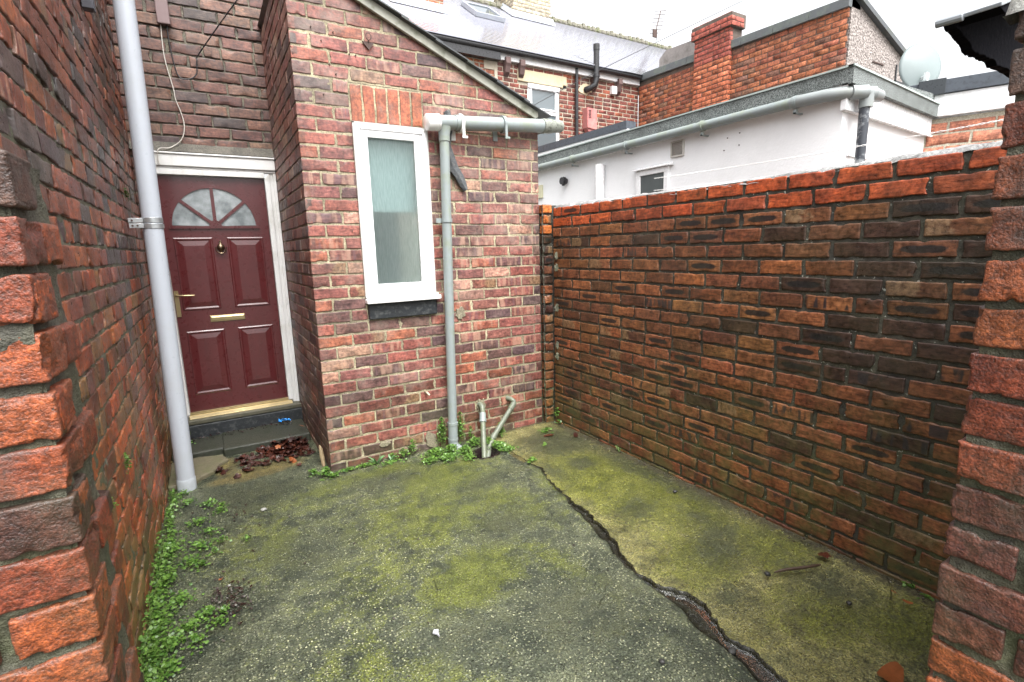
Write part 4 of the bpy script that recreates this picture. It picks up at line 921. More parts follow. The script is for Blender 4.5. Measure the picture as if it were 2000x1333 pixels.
# toothed return against the outhouse
rt = Wall((2.492, 3.625, 0), (1, 0, 0), (0, -1, 0), res=(8, 4, 5), seed=53, depth=.06, r=.006)
z = -.03; k = 0
while z < 1.93:
    c = (.50, .15, .035) if z > 1.66 else palB(rt.rng, 0, min(z, 1.5))[0]
    rt.brick(.004+rt.rng.uniform(0, .010), .096+rt.rng.uniform(-.008, .006), z+.007, z+.077, c, .33 if k in (19, 17) else (1. if rt.rng.random() < .15 else 0), rt.rng.uniform(-.004, .006)); z += .0855; k += 1
rt.build('end_brickwork', M_wallB, RW, amp=2.)
rt.sheet('end_mortar', M_mort_dark, 0., .10, -.03, 1.93, depth=.014, step=.008, amp=.014, parent=RW, f=24)
# ragged cement where walls meet
rg = random.Random(77)
for (z0, w) in ((1.40, .020), (1.50, .016), (1.05, .026), (.72, .014), (.62, .018)):
    cf = MB(); patch(cf, 2.578, z0, w, .035, 3.56, int(z0*100), .01); cf.build('cement_lump', M_mort_green, RW, bevel=.004)

# ------------------------------------------------------------------ white soil pipe
SP = thing('soil_pipe', (-.287, 3.95, 0), 'fat white soil pipe rising past the door beside the left wall', 'pipe')
p0 = Vector((-.288, 3.95, -.01)); p1 = Vector((-.225, 3.95, 3.6))
a = MB(); a.tube([p0, p1], .0545, 32); a.build('pipe', M_pipe_white, SP, smooth=True)
a = MB(); a.tube([p0, p0+Vector((.0015, 0, .085)), p0+Vector((.0016, 0, .092))], [.0575, .0575, .0555], 32); a.build('collar', plain('grey_collar', (.42, .45, .48), .35, dirt=.4), SP, smooth=True)
c = p0+(p1-p0)*(1.79/3.6); a = MB(); a.tube([c-Vector((0, 0, .032)), c+Vector((0, 0, -.002))], .0585, 32); a.tube([c+Vector((0, 0, .004)), c+Vector((0, 0, .034))], .0575, 32)
a.box((c.x-.118, c.y-.045, c.z-.030), (c.x-.045, c.y-.040, c.z-.002)); a.box((c.x-.120, c.y-.042, c.z+.003), (c.x-.045, c.y-.037, c.z+.030))
a.build('strap', M_galv, SP, smooth=True, bevel=.0015)
a = MB()
for (dx, dz) in ((-.100, -.016), (-.100, .016), (-.075, -.016)): a.tube([(c.x+dx, c.y-.045, c.z+dz), (c.x+dx, c.y-.051, c.z+dz)], .006, 8)
a.build('strap_bolts', M_rust, SP)
a = MB(); a.box((-.398, 3.60, 2.86), (-.345, 3.66, 3.02)); setp(a.build('wall_bracket', plain('dark_metal_plate', (.06, .06, .07), .4, metal=.5), bevel=.004), 'small dark metal plate fixed high on the left brick wall by the white pipe', 'bracket')

# ------------------------------------------------------------------ neighbour's white extension
EX = thing('white_extension', (5.0, 4.5, 0), 'white rendered flat-roofed extension beyond the right yard wall', 'building')
ew = MB(); ew.box((4.1, 2.1, -.08), (5.46, 9.05, 2.60)); ew.build('wall', M_render, EX)
er = MB(); er.box((4.03, 2.055, 2.66), (5.50, 9.05, 2.765)); 
er = MB(); er.prism([(2.05, 2.665), (9.05, 2.665), (9.05, 2.80), (2.05, 2.765)], 0, 4.045, 4.075); er.box((4.075, 2.05, 2.70), (5.46, 9.05, 2.755))
er.prism([(4.045, 2.765), (4.045, 2.655), (5.46, 2.565), (5.46, 2.665)], 1, 2.02, 2.05); er.build('felt_roof', M_felt, EX)
el = MB(); el.prism([(2.02, 2.765), (9.05, 2.80), (9.05, 2.812), (2.02, 2.777)], 0, 4.035, 4.085); el.prism([(4.035, 2.777), (4.035, 2.765), (5.46, 2.665), (5.46, 2.677)], 1, 2.010, 2.055); el.build('roof_edge_trim', M_felt_lip, EX)
ef = MB(); ef.prism([(4.06, 2.655), (4.06, 2.49), (5.455, 2.425), (5.455, 2.57)], 1, 2.06, 2.098); ef.prism([(4.2, 2.490), (4.2, 2.475), (5.455, 2.415), (5.455, 2.43)], 1, 2.045, 2.06); ef.box((4.062, 2.10, 2.60), (4.098, 9.05, 2.67)); ef.prism([(4.2, 2.20), (4.2, 2.185), (5.0, 2.165), (5.0, 2.18)], 1, 2.085, 2.10); ef.build('fascia', M_upvc, EX)
xw = MB(); frame(xw, 0, 0, 0, 0, 0, 0, 0); xw = MB()
def frameX(mb, x, y0, y1, z0, z1, w, t=.05):
    mb.box((x, y0, z0), (x+t, y1, z0+w)); mb.box((x, y0, z1-w), (x+t, y1, z1)); mb.box((x, y0, z0+w), (x+t, y0+w, z1-w)); mb.box((x, y1-w, z0+w), (x+t, y1, z1-w))
frameX(xw, 4.065, 3.70, 4.14, 1.75, 2.345, .055); xw.prism([(4.04, 2.345), (4.04, 2.358), (4.1, 2.375), (4.1, 2.345)], 1, 3.66, 4.18)
xo = xw.build('window', M_upvc, EX, bevel=.004); xg = MB(); xg.box((4.08, 3.755, 1.80), (4.085, 4.085, 2.29)); xg.build('glass_pane', plain('dim_glass', (.07, .08, .08), .1, var=.3, sc=3), xo)
xv = MB(); frameX(xv, 4.082, 3.53, 3.69, 2.415, 2.565, .014, .016); 
for k in range(9): z = 2.430+k*.0138; xv.prism([(4.083, z), (4.098, z+.008), (4.098, z+.004)], 1, 3.54, 3.68)
xv.build('air_vent', plain('cream_vent', (.52, .50, .46), .5), EX)
a = MB(); a.tube([(4.04, 4.70, -.05), (4.04, 4.70, 2.50)], .055, 20); a.build('soil_pipe', M_upvc, EX, smooth=True)
a = MB(); a.tube([(4.12, 5.42, 2.405), (4.04, 5.42, 2.405)], .035, 16); a.tube([(4.07, 5.42, 2.405), (4.05, 5.42, 2.405)], .052, 16); a.tube([(4.04, 5.42, 2.405), (4.02, 5.42, 2.405)], .045, 16); a.tube([(4.05, 5.42, 2.405), (4.05, 5.42, 2.345)], .018, 10); a.build('flue_outlet', M_blackplastic, EX, smooth=True)
a = MB(); a.box((4.07, 5.95, 2.25), (4.1, 6.08, 2.42)); a.build('meter_box', plain('cream_box', (.6, .58, .40), .5), EX)
for (y, z) in ((3.05, 2.48), (2.93, 2.40), (3.08, 2.38), (2.93, 2.50)): a = MB(); a.box((4.092, y, z), (4.1005, y+.008, z+.008)); a.build('screw_plug', M_rust, EX)
XG = thing('gutter', (4.03, 4.5, 2.6), 'long grey gutter along the white extension, ending in a corner bend', 'gutter')
a = MB(); a.tube([(4.015, 9.0, 2.66), (4.015, 2.42, 2.615)], .040, 20); a.build('channel', M_pipe_grey, XG, smooth=True)
a = MB(); a.tube([(4.015, 2.44, 2.615), (4.015, 2.42, 2.615), (4.015, 2.33, 2.612), (4.03, 2.20, 2.61), (4.07, 2.08, 2.605), (4.15, 2.005, 2.60), (4.26, 1.985, 2.597), (4.35, 1.985, 2.592)], [.040, .046, .044, .045, .045, .046, .045, .043], 20)
for k, c in enumerate(((4.10, 2.045, 2.603), (4.17, 2.00, 2.60), (4.25, 1.985, 2.597))):
    a.tube([Vector(c)-Vector((.012, -.008, 0)), Vector(c)+Vector((.012, -.008, 0))], .050, 20)
a.tube([(4.20, 1.995, 2.60), (4.20, 1.995, 2.50)], .045, 16)
a.build('corner_bend', plain('weathered_grey_gutter', (.22, .24, .24), .45, dirt=.5, dirtc=(.22, .23, .2)), XG, smooth=True)
for y in (2.40, 3.26, 4.24, 5.17, 6.1):
    z = 2.614+(y-2.4)*.0069; a = MB(); a.tube([(4.015, y-.014, z), (4.015, y+.014, z)], .048, 20); a.box((4.0, y-.012, z-.085), (4.02, y+.012, z-.055)); a.box((4.0, y-.01, z-.085), (4.095, y+.01, z-.075)); a.build('gutter_bracket', M_pipe_grey, XG)
XD = MB(); XD.tube([(4.195, 2.0, 2.52), (4.19, 2.0, -.05)], .034, 20)
setp(XD.build('downpipe', plain('peeling_black_pipe', (.035, .04, .05), .45, dirt=.85, dirtc=(.4, .42, .43), dsc=11), smooth=True), 'black downpipe with peeling white paint at the corner of the white extension', 'downpipe')
# long black roof trim seen over the felt roof
PX = MB(); pa, pb_ = Vector((5.12, 8.9, 0)), Vector((5.31, 5.45, 0)); d = (pb_-pa).normalized(); n_ = Vector((-d.y, d.x, 0))*.15
q = [pa, pb_, pb_-n_*1, pa-n_*1]
def quadprism(mb, q, z0, z1, mi=0): mb.prism([(p.x, p.y) for p in q], 2, z0, z1, mi)
# (stands on the white extension's roof)
PW = MB(); quadprism(PW, q, 2.75, 3.145); PW.build('upstand', M_render, EX)
quadprism(PX, [pa+n_*.15, pb_+n_*.15, pb_-n_*1.1, pa-n_*1.1], 3.147, 3.25); PX.build('black_upstand_trim', M_trim_black, EX)
# second flat-roofed building with black trim and big orange blocks
d2 = Vector((.397, -.918, 0)); s0 = Vector((5.45, 2.10, 0)); n2_ = Vector((.918, .397, 0))
N2 = thing('flat_roofed_building', (6.2, 1.6, 0), 'flat-roofed orange block building with white fascia and black roof trim', 'building')
def P2(t, o=0): return s0+d2*t+n2_*o
bw = Wall((5.45, 2.10, 0), d2[:], (-n2_)[:], res=(6, 2, 4), seed=71, depth=.03, rough=.4)
def palK(rg, u, z): return j3(rg, (.42, .17, .11), .05), 0
bw.lay(.0, 3.4, .02, 2.55, H=.0965, L=.30, joint=.012, pal=palK); bw.build('block_wall', M_far, N2, amp=.3); bw.sheet('block_joints', M_mort_far, 0, 3.4, 0, 2.56, depth=.003, step=.1, amp=.001, parent=N2)
a = MB(); quadprism(a, [P2(0, .02), P2(3.4, .02), P2(3.4, 2.5), P2(0, 2.5)], -.08, 2.8); a.build('core', M_render, N2)
a = MB(); quadprism(a, [P2(0, -.04), P2(3.4, -.04), P2(3.4, .02), P2(0, .02)], 2.572, 2.745); quadprism(a, [P2(-.9, .02), P2(-.005, .02), P2(-.005, .06), P2(-.9, .06)], 2.60, 2.76); a.build('fascia', M_upvc, N2, bevel=.004)
a = MB(); quadprism(a, [P2(.07, -.06), P2(3.4, -.06), P2(3.4, .1), P2(.07, .1)], 2.748, 2.857); quadprism(a, [P2(-.9, .0), P2(-.07, .0), P2(-.07, .1), P2(-.9, .1)], 2.762, 2.863); a.build('black_trim', M_trim_black, N2, bevel=.003)
a = MB(); quadprism(a, [P2(-.08, -.07), P2(.10, -.07), P2(.10, .1), P2(-.08, .1)], 2.742, 2.868); M_jc = plain('joint_cover', (.025, .03, .035), .3); a.build('trim_joint_cover', M_jc, N2, bevel=.003); a = MB(); quadprism(a, [P2(-.42, -.008), P2(-.34, -.008), P2(-.34, .05), P2(-.42, .05)], 2.755, 2.868); a.build('trim_joint_cover', M_jc, N2, bevel=.003)
# dish
DS = thing('satellite_dish', (6.55, 2.62, 2.8), 'large pale round satellite dish standing above the black roof trim', 'satellite dish')
dc = Vector((6.53, 2.60, 3.305)); dn = Vector((-.50, -.80, .10)).normalized(); R0 = .225
ua = dn.cross(Vector((0, 0, 1))).normalized(); va = ua.cross(dn)
V = [dc+dn*.0]; F_ = []; nr, na = 8, 40
for i in range(1, nr+1):
    for k in range(na):
        t = 2*math.pi*k/na; r = R0*i/nr; V.append(dc+ua*r*math.cos(t)*.95+va*r*math.sin(t)*1.05-dn*(.042*(i/nr)**2))
for k in range(na): F_.append((0, 1+k, 1+(k+1) % na))
for i in range(nr-1):
    for k in range(na): F_.append((1+i*na+k, 1+(i+1)*na+k, 1+(i+1)*na+(k+1) % na, 1+i*na+(k+1) % na))
a = MB(); a.add(V, F_); o = a.build('reflector', M_dish, DS, smooth=True, auto=80); md = o.modifiers.new('s', 'SOLIDIFY'); md.thickness = .006
a = MB(); base = dc-va*.13+dn*.02; a.tube([base-dn*.02, base+dn*.05], .02, 10); a.box((-.025, -.012, -.035), (.025, .012, .035), M=Matrix.Translation(base+dn*.03)); a.tube([base+dn*.04, base+dn*.04-va*.12, Vector((6.5, 2.56, 2.8))], .014, 10); a.build('bracket', plain('bracket_grey', (.5, .54, .54), .4), DS)
# mossy ridge behind
MR = MB(); m0 = Vector((7.6, 1.0+1.35, 3.22)); 
_a = Vector((8.05, 2.9, 3.40)); _b = Vector((8.75, 1.86, 3.42))
MR.add([_a, _b, _b+Vector((.9, .5, .12)), _a+Vector((.9, .5, .12)), _a-Vector((0, 0, .10)), _b-Vector((0, 0, .10)), _b+Vector((.9, .5, -.7)), _a+Vector((.9, .5, -.7))], [(0, 1, 2, 3), (0, 4, 5, 1), (1, 5, 6, 2), (3, 2, 6, 7), (0, 3, 7, 4), (4, 7, 6, 5)])
SH = thing('shed', (8.8, 2.6, 0), 'mossy low shed roof seen over the black roof trim at the right', 'shed')
MR.build('mossy_roof', plain('mossy_tiles', (.20, .19, .13), .8, var=.4, sc=30, dirt=.8, dirtc=(.14, .15, .03), dsc=8, bump=.01), SH)
a = MB(); quadprism(a, [_a+Vector((.08, .04, 0)), _b+Vector((.08, .04, 0)), _b+Vector((.9, .5, 0)), _a+Vector((.9, .5, 0))], -.08, 3.28); a.build('wall', M_render, SH)
# washing lines across the neighbour's yard
def rope(z, label, sag=.02):
    a = MB(); Q = []
    for k in range(160):
        t = k/159; y = .55+t*2.6; Q.append(Vector((3.3, y, z-sag*4*t*(1-t))))
    for ph in (0, math.pi):
        a.tube([q+Vector((.0035*math.cos(k*1.3+ph), 0, .0035*math.sin(k*1.3+ph))) for k, q in enumerate(Q)], .0016, 5)
    setp(a.build('washing_line', M_rope, smooth=True), label, 'washing line', 'washing lines in the yard next door')
rope(2.116, 'upper twisted white washing line crossing the yard next door'); rope(2.018, 'lower twisted white washing line just above the yard wall')
a = MB(); a.tube([(3.3, .55, 0), (3.3, .55, 2.2)], .03, 10); a.tube([(3.3, 3.15, 0), (3.3, 3.15, 2.2)], .0, 4)
# ------------------------------------------------------------------ terrace behind
TE = thing('terraced_house', (6.5, 10, 0), 'brick terraced house behind with sandstone lintel window and wet slate roof', 'house')
tw = Wall((3.3, 9.1, 0), (1, 0, 0), (0, -1, 0), res=(3, 2, 3), seed=81, depth=.03, rough=.4)
TH = [(5.93-3.3, 6.72-3.3, 2.9, 4.83), (5.70-3.3, 6.90-3.3, 4.83, 5.05)]
tw.lay(1.95, 5.66, 2.3, 5.2, H=.0855, L=.24, pal=palT, holes=TH, joint=.014); tw.build('wall', M_far, TE, amp=.4)
tw.sheet('wall_mortar', M_mort_far, 0, 5.66, 0, 5.25, depth=.004, step=.3, amp=0, holes=TH, parent=TE)
tw2 = Wall((3.3, 9.1, 0), (1, 0, 0), (0, -1, 0), res=(3, 2, 3), seed=82, depth=.03, rough=.4); tw2.lay(0, 1.93, 2.3, 5.1, H=.0855, L=.24, pal=palO, joint=.014); tw2.build('orange_brickwork', M_far, TE, amp=.4)
a = MB(); a.box((5.70, 9.075, 4.83), (6.80, 9.12, 5.055)); a.box((6.80, 9.078, 4.88), (6.90, 9.12, 5.055)); a.build('stone_lintel', M_bandstone, TE, bevel=.01)
a = MB(); a.box((4.95, 9.085, 4.95), (5.22, 9.12, 5.14)); a.box((5.17, 9.08, 4.7), (5.235, 9.12, 5.16)); a.build('cement_render_patch', plain('old_render', (.38, .33, .26), .8, var=.2), TE)
a = MB(); frame(a, 5.945, 6.72, 3.0, 4.83, .07, 9.12, 9.17); a.box((6.01, 9.122, 4.27), (6.65, 9.165, 4.36)); frame(a, 6.005, 6.655, 4.345, 4.765, .035, 9.105, 9.15); a.box((5.94, 9.09, 4.74), (6.725, 9.13, 4.83)); tww = a.build('window', M_upvc, TE, bevel=.006)
gtm = NT('window_reflecting_glass'); gtm.P('Base Color', (.10, .12, .13, 1)); gtm.P('Roughness', .04); gtm.P('Specular IOR Level', 1.)
a = MB(); a.box((6.03, 9.14, 3.06), (6.64, 9.146, 4.28)); a.build('lower_pane', gtm.m, tww); a = MB(); a.box((6.03, 9.138, 4.37), (6.63, 9.144, 4.74)); a.build('top_pane', gtm.m, tww)
a = MB(); a.box((6.05, 9.22, 3.0), (6.65, 9.23, 4.25)); a.build('curtain', plain('pale_curtain', (.55, .57, .6), .8), tww)
# eaves
a = MB(); a.box((5.26, 9.03, 5.14), (8.93, 9.1, 5.27)); a.build('eaves_board', M_upvc, TE)
a = MB(); a.tube([(3.3, 8.97, 5.285), (8.93, 8.97, 5.285)], .055, 14); a.box((3.3, 8.96, 5.10), (5.25, 9.1, 5.26)); a.build('gutter', M_blackplastic, TE, smooth=True)
for x in (5.43, 5.76, 7.62, 8.31):
    a = MB(); a.prism([(9.1, 5.19), (8.97, 5.19), (8.965, 5.08), (8.99, 5.03), (9.02, 4.93), (9.1, 4.86)], 0, x-.055, x+.055); a.build('corbel', plain('dark_corbel', (.10, .06, .055), .7, var=.3), TE, bevel=.01)
a = MB(); a.tube([(7.12, 9.03, 5.25), (7.12, 9.03, 2.3)], .036, 14); a.tube([(7.12, 9.03, 4.28), (7.12, 9.03, 4.25)], .045, 14); a.build('downpipe', M_blackplastic, TE, smooth=True)
a = MB(); a.tube([(7.40, 9.09, 4.87), (7.44, 9.0, 4.88), (7.54, 8.93, 4.95), (7.56, 8.92, 5.06), (7.56, 8.92, 5.70)], .062, 16); a.tube([(7.56, 8.92, 5.10), (7.56, 8.92, 5.14)], .072, 16); a.tube([(7.56, 8.92, 5.62), (7.56, 8.92, 5.74)], .07, 16); a.build('boiler_flue', M_blackplastic, TE, smooth=True)
a = MB(); a.prism([(7.14, 4.62), (7.50, 4.66), (7.50, 4.98), (7.14, 4.94)], 1, 9.085, 9.095)
a = MB(); patch(a, 7.40, 4.90, .16, .13, 9.10, 44, .012); a.build('flue_mortar', M_bandstone, TE)
a = MB(); a.prism([(7.42-.09, 4.08), (7.42+.17, 4.05), (7.42+.17, 4.46), (7.42-.09, 4.48)], 1, 8.93, 9.10); a.prism([(7.33, 4.08), (7.59, 4.05), (7.59, 4.02), (7.42, 3.97)], 1, 8.96, 9.09)
for k in range(6): a.box((7.36, 8.924, 4.28+k*.028), (7.43, 8.931, 4.290+k*.028), 1)
a.build('flue_cover', [M_hopper, M_blackplastic], TE)
a = MB(); a.box((8.10, 9.02, 4.87), (8.24, 9.10, 5.03)); 
for k in range(3): a.box((8.115, 9.014, 4.90+k*.04), (8.225, 9.022, 4.915+k*.04))
a.build('wall_vent', M_upvc, TE, bevel=.004)
# slate roof in courses
k_ = .70; nC = 34; ry0, rz0 = 8.90, 5.32
a = MB(); rg = random.Random(3); Lr = 3.12/nC
for i in range(nC):
    y0 = ry0+i*Lr; y1 = y0+Lr+.02; z0 = rz0+(y0-ry0)*k_; z1 = rz0+(y1-ry0)*k_
    t = .010
    a.add([(3.0, y0, z0+t), (13.2, y0, z0+t), (13.2, y1, z1+.002), (3.0, y1, z1+.002), (3.0, y0, z0-.006), (13.2, y0, z0-.006)], [(0, 1, 2, 3), (0, 4, 5, 1)])
sm = NT('wet_slate_roof')
bk_ = sm.n('ShaderNodeTexBrick', Scale=1., Mortar_Size=.010); bk_.inputs['Brick Width'].default_value = .25; bk_.inputs['Row Height'].default_value = Lr*1.0
cmb = sm.n('ShaderNodeCombineXYZ'); X_ = sm.xyz(sm.coord()); sm.set(cmb, 0, X_[0]); sm.set(cmb, 1, sm.math('SUBTRACT', X_[1], ry0)); sm.set(bk_, 'Vector', cmb.outputs[0])
bk_.inputs['Color1'].default_value = (.88, .88, .92, 1); bk_.inputs['Color2'].default_value = (.95, .95, .98, 1); bk_.inputs['Mortar'].default_value = (.30, .30, .34, 1)
sm.P('Base Color', sm.mix(sm.mr(sm.noise(40, 3), .68, .72), bk_.outputs[0], (.10, .11, .06))); sm.P('Metallic', .95); sm.P('Roughness', .13)
sm.P('Normal', sm.bump(sm.noise(3, 3), .05, .02))
a.build('slate_roof', sm.m, TE)
a = MB(); a.tube([(3.0, 12.03, 7.52), (13.2, 12.03, 7.52)], .085, 10)
rg = random.Random(8)
for k in range(60): x = 3+k*.17; a.box((x, 11.93, 7.50), (x+.09, 12.0, 7.54+rg.uniform(0, .07)))
a.build('ridge_tiles', plain('mossy_ridge', (.16, .15, .12), .8, var=.3, dirt=.8, dirtc=(.12, .14, .05), dsc=5), TE)
a = MB(); a.box((3.0, 9.1, 5.2), (13.2, 9.14, 5.32)); a.box((3.0, 14.9, 0), (13.2, 15.1, 5.4)); a.add([(3.0, 12.03, 7.50), (13.2, 12.03, 7.50), (13.2, 15.2, 5.3), (3.0, 15.2, 5.3)], [(0, 1, 2, 3)]); a.build('rear_slope', M_slate, TE)
# skylight
def rp_(x, y, h=0): return Vector((x, y, rz0+(y-ry0)*k_+.012))+Vector((0, -.573, .819))*h
a = MB(); Q = [(5.62, 10.62), (6.35, 10.62), (6.35, 11.32), (5.62, 11.32)]
def ringp(i0, o0, h0, h1):
    xa, xb, ya, yb = 5.62, 6.35, 10.62, 11.32
    O_ = [(xa, ya), (xb, ya), (xb, yb), (xa, yb)]; I_ = [(xa+i0, ya+i0*.8), (xb-i0, ya+i0*.8), (xb-i0, yb-i0*.8), (xa+i0, yb-i0*.8)]
    a.add([rp_(*p, h0) for p in O_]+[rp_(*p, h1) for p in O_]+[rp_(*p, h1) for p in I_]+[rp_(*p, h0) for p in I_], [(i, (i+1) % 4, 4+(i+1) % 4, 4+i) for i in range(4)]+[(4+i, 4+(i+1) % 4, 8+(i+1) % 4, 8+i) for i in range(4)]+[(8+i, 8+(i+1) % 4, 12+(i+1) % 4, 12+i) for i in range(4)])
ringp(.07, 0, 0, .09); sk = a.build('skylight', M_lead, TE, bevel=.004); a = MB(); a.add([rp_(*p, .07) for p in ((5.69, 10.68), (6.28, 10.68), (6.28, 11.26), (5.69, 11.26))], [(0, 1, 2, 3)]); a.build('skylight_pane', gtm.m, sk)
# chimneys
def chimney(x0, x1, y0, y1, z0, z1, pal, mort, seed, cap=True):
    c = MB(); c.box((x0+.006, y0+.006, z0), (x1-.006, y1-.006, z1)); o = c.build('chimney', mort, TE)
    for (O, U, N, L) in (((x0, y0, 0), (1, 0, 0), (0, -1, 0), x1-x0), ((x0, y0, 0), (0, 1, 0), (-1, 0, 0), y1-y0), ((x1, y0, 0), (0, 1, 0), (1, 0, 0), y1-y0)):
        w = Wall(O, U, N, res=(3, 2, 3), seed=seed, depth=.02, rough=.4); w.lay(0, L, z0, z1, H=.085, L=.24, pal=pal, joint=.014); w.build('chimney_bricks', M_far, o, amp=.3)
    if cap: c = MB(); c.box((x0-.05, y0-.05, z1), (x1+.05, y1+.05, z1+.09)); c.build('chimney_cap', M_coping, o)
    f_ = MB(); yb = min(y1, 12.0); f_.add([(x0-.10, y0-.12, rz0+(y0-.12-ry0)*k_+.02), (x1+.06, y0-.12, rz0+(y0-.12-ry0)*k_+.02), (x1+.06, y0-.004, rz0+(y0-ry0)*k_+.14), (x0-.02, y0-.004, rz0+(y0-ry0)*k_+.14)], [(0, 1, 2, 3)])
    f_.add([(x0-.10, y0-.12, rz0+(y0-.12-ry0)*k_+.02), (x0-.02, y0-.004, rz0+(y0-ry0)*k_+.14), (x0-.02, yb, rz0+(yb-ry0)*k_+.14), (x0-.12, yb, rz0+(yb-ry0)*k_+.025)], [(0, 1, 2, 3)]); f_.build('chimney_flashing', M_lead, o)
def palCr(rg, u, z): t = rg.random(); return j3(rg, (.52, .47, .34) if t < .7 else (.38, .34, .26), .1), 0
chimney(7.15, 8.28, 11.55, 12.5, 6.9, 9.3, palCr, mortar_mat('pale_chimney_mortar', (.2, .19, .16), (.3, .28, .24)), 91)
chimney(3.7, 4.75, 10.35, 11.3, 6.1, 9.4, palO, M_mort_far, 92, False)
# red brick offshoot with coping and flue stack
OF = thing('brick_offshoot', (9.5, 6.8, 0), 'two-storey orange brick offshoot wall with grey coping and a brick flue', 'house')
ow = Wall((8.95, 4.62, 0), (0, 1, 0), (-1, 0, 0), res=(3, 2, 3), seed=101, depth=.03, rough=.4)
ow.lay(0, 4.46, 2.3, 5.13, H=.0855, L=.24, pal=palO, joint=.010); ow.build('wall', M_far, OF, amp=.3); ow.sheet('wall_mortar', M_mort_fardark, 0, 4.46, 0, 5.2, depth=.006, step=.3, amp=0, parent=OF)
a = MB(); y = 4.60; 
while y < 9.0:
    y2 = min(y+.62, 9.0)
    a.prism([(y, 5.09+.035*(y-4.6)*.9), (y2-.006, 5.09+.035*(y2-4.6)*.9), (y2-.006, 5.23+.035*(y2-4.6)*.9), (y, 5.23+.035*(y-4.6)*.9)], 0, 8.90, 9.25); y = y2
a.build('coping', M_coping, OF, bevel=.006)
sx = 8.86
def stack_faces(y0, y1, z0, z1, x, seed):
    w = Wall((x, y0, 0), (0, 1, 0), (-1, 0, 0), res=(3, 2, 3), seed=seed, depth=.03, rough=.4)
    def pS(rg, u, z): return j3(rg, (.36, .10, .075) if z > 5.0 else (.48, .16, .085), .1), 0
    w.lay(0, y1-y0, z0, z1, H=.0855, L=.24, pal=pS, joint=.012); w.build('flue_bricks', M_far, FS, amp=.3)
    w = Wall((x, y0, 0), (1, 0, 0), (0, -1, 0), res=(3, 2, 3), seed=seed+1, depth=.03, rough=.4); w.lay(0, .36 if z0 > 4.9 else .09, z0, z1, H=.0855, L=.24, pal=pS, joint=.012); w.build('flue_bricks', M_far, FS, amp=.3)
a = MB(); a.box((sx+.008, 6.668, 2.3), (9.22, 7.462, 5.70)); a.box((sx-.03, 6.61, 5.53), (9.24, 7.52, 5.76)); FS = a.build('flue_stack', M_mort_fardark, OF)
stack_faces(6.66, 7.47, 2.3, 5.53, sx, 111); stack_faces(6.60, 7.53, 5.53, 5.70, sx-.04, 113); stack_faces(6.64, 7.49, 5.70, 5.79, sx-.01, 115)
# pebble-dashed gable
pd = NT('pebbledash'); vv = pd.vor(45, out=1); pd.P('Base Color', pd.mix(pd.xyz(vv)[0], (.13, .11, .10), (.34, .30, .28))); pd.P('Roughness', .9); pd.P('Normal', pd.bump(pd.vor(28), .8, .02))
a = MB(); a.prism([(8.99, 2.0), (8.99, 5.23), (9.05, 5.23), (11.0, 4.56), (12.6, 3.95), (12.6, 2.0)], 1, 4.60, 4.75); a.box((8.99, 4.75, 0), (12.4, 9.0, 3.9)); a.build('pebbledash_gable', pd.m, OF)
a = MB(); a.prism([(9.0, 5.25), (9.06, 5.29), (11.0, 4.63), (12.7, 3.99), (12.7, 3.92), (11.0, 4.55), (9.05, 5.22)], 1, 4.52, 9.0); a.build('verge', M_slate, OF)
a = MB(); a.box((9.75, 4.585, 4.42), (10.12, 4.60, 4.44), M=None); a.build('iron_bar', M_rust, OF)
a = MB(); a.box((10.55, 4.58, 4.0), (10.58, 4.6, 4.5)); a.box((10.55, 4.58, 4.22), (11.2, 4.6, 4.25)); a.build('cable_box', M_blackplastic, OF)
# roof and aerial behind the coping
a = MB(); a.prism([(8.9, 5.3), (8.9, 5.62), (7.55, 5.60), (7.3, 5.2)], 0, 9.6, 10.0)
FR = thing('far_roof', (10, 8, 0), 'dark weathered ridge of a roof showing between the slates and the brick flue', 'roof')
a = MB(); a.prism([(7.2, 5.2), (7.2, 5.80), (8.75, 5.88), (8.95, 5.75), (8.95, 5.2)], 0, 9.45, 9.75); a.build('ridge', plain('weathered_ridge', (.20, .18, .17), .8, var=.3, sc=20, dirt=.6, bump=.01), FR)
AE = thing('tv_aerial', (13.2, 13, 7), 'thin television aerial against the sky above the far ridge', 'aerial')
ac = Vector((12.75, 12.2, 8.15)); a = MB(); a.tube([(12.75, 12.2, 7.2), ac], .02, 8); a.build('mast', M_galv, AE)
a = MB(); e1 = ac+Vector((.25, .1, .55)); e0 = ac-Vector((.12, .05, .20)); a.tube([e0, e1], .014, 6)
for k in range(7):
    q = e0+(e1-e0)*(k/6); a.tube([q-Vector((.14, -.1, 0)), q+Vector((.14, -.1, 0))], .008, 5)
a.box((-.10, -.02, -.12), (.06, .02, .10), M=Matrix.Translation(e0)); a.build('array', M_rust, AE)

cable('overhead_wire', [(4.8, 8.0, 3.79), (5.311, 8.0, 4.06), (6.596, 8.0, 4.735), (8.07, 8.0, 5.467), (11.0, 8., 6.9)], .006, M_cable_black, 'thin black wire crossing in front of the terraced house window and slate roof', n=5)
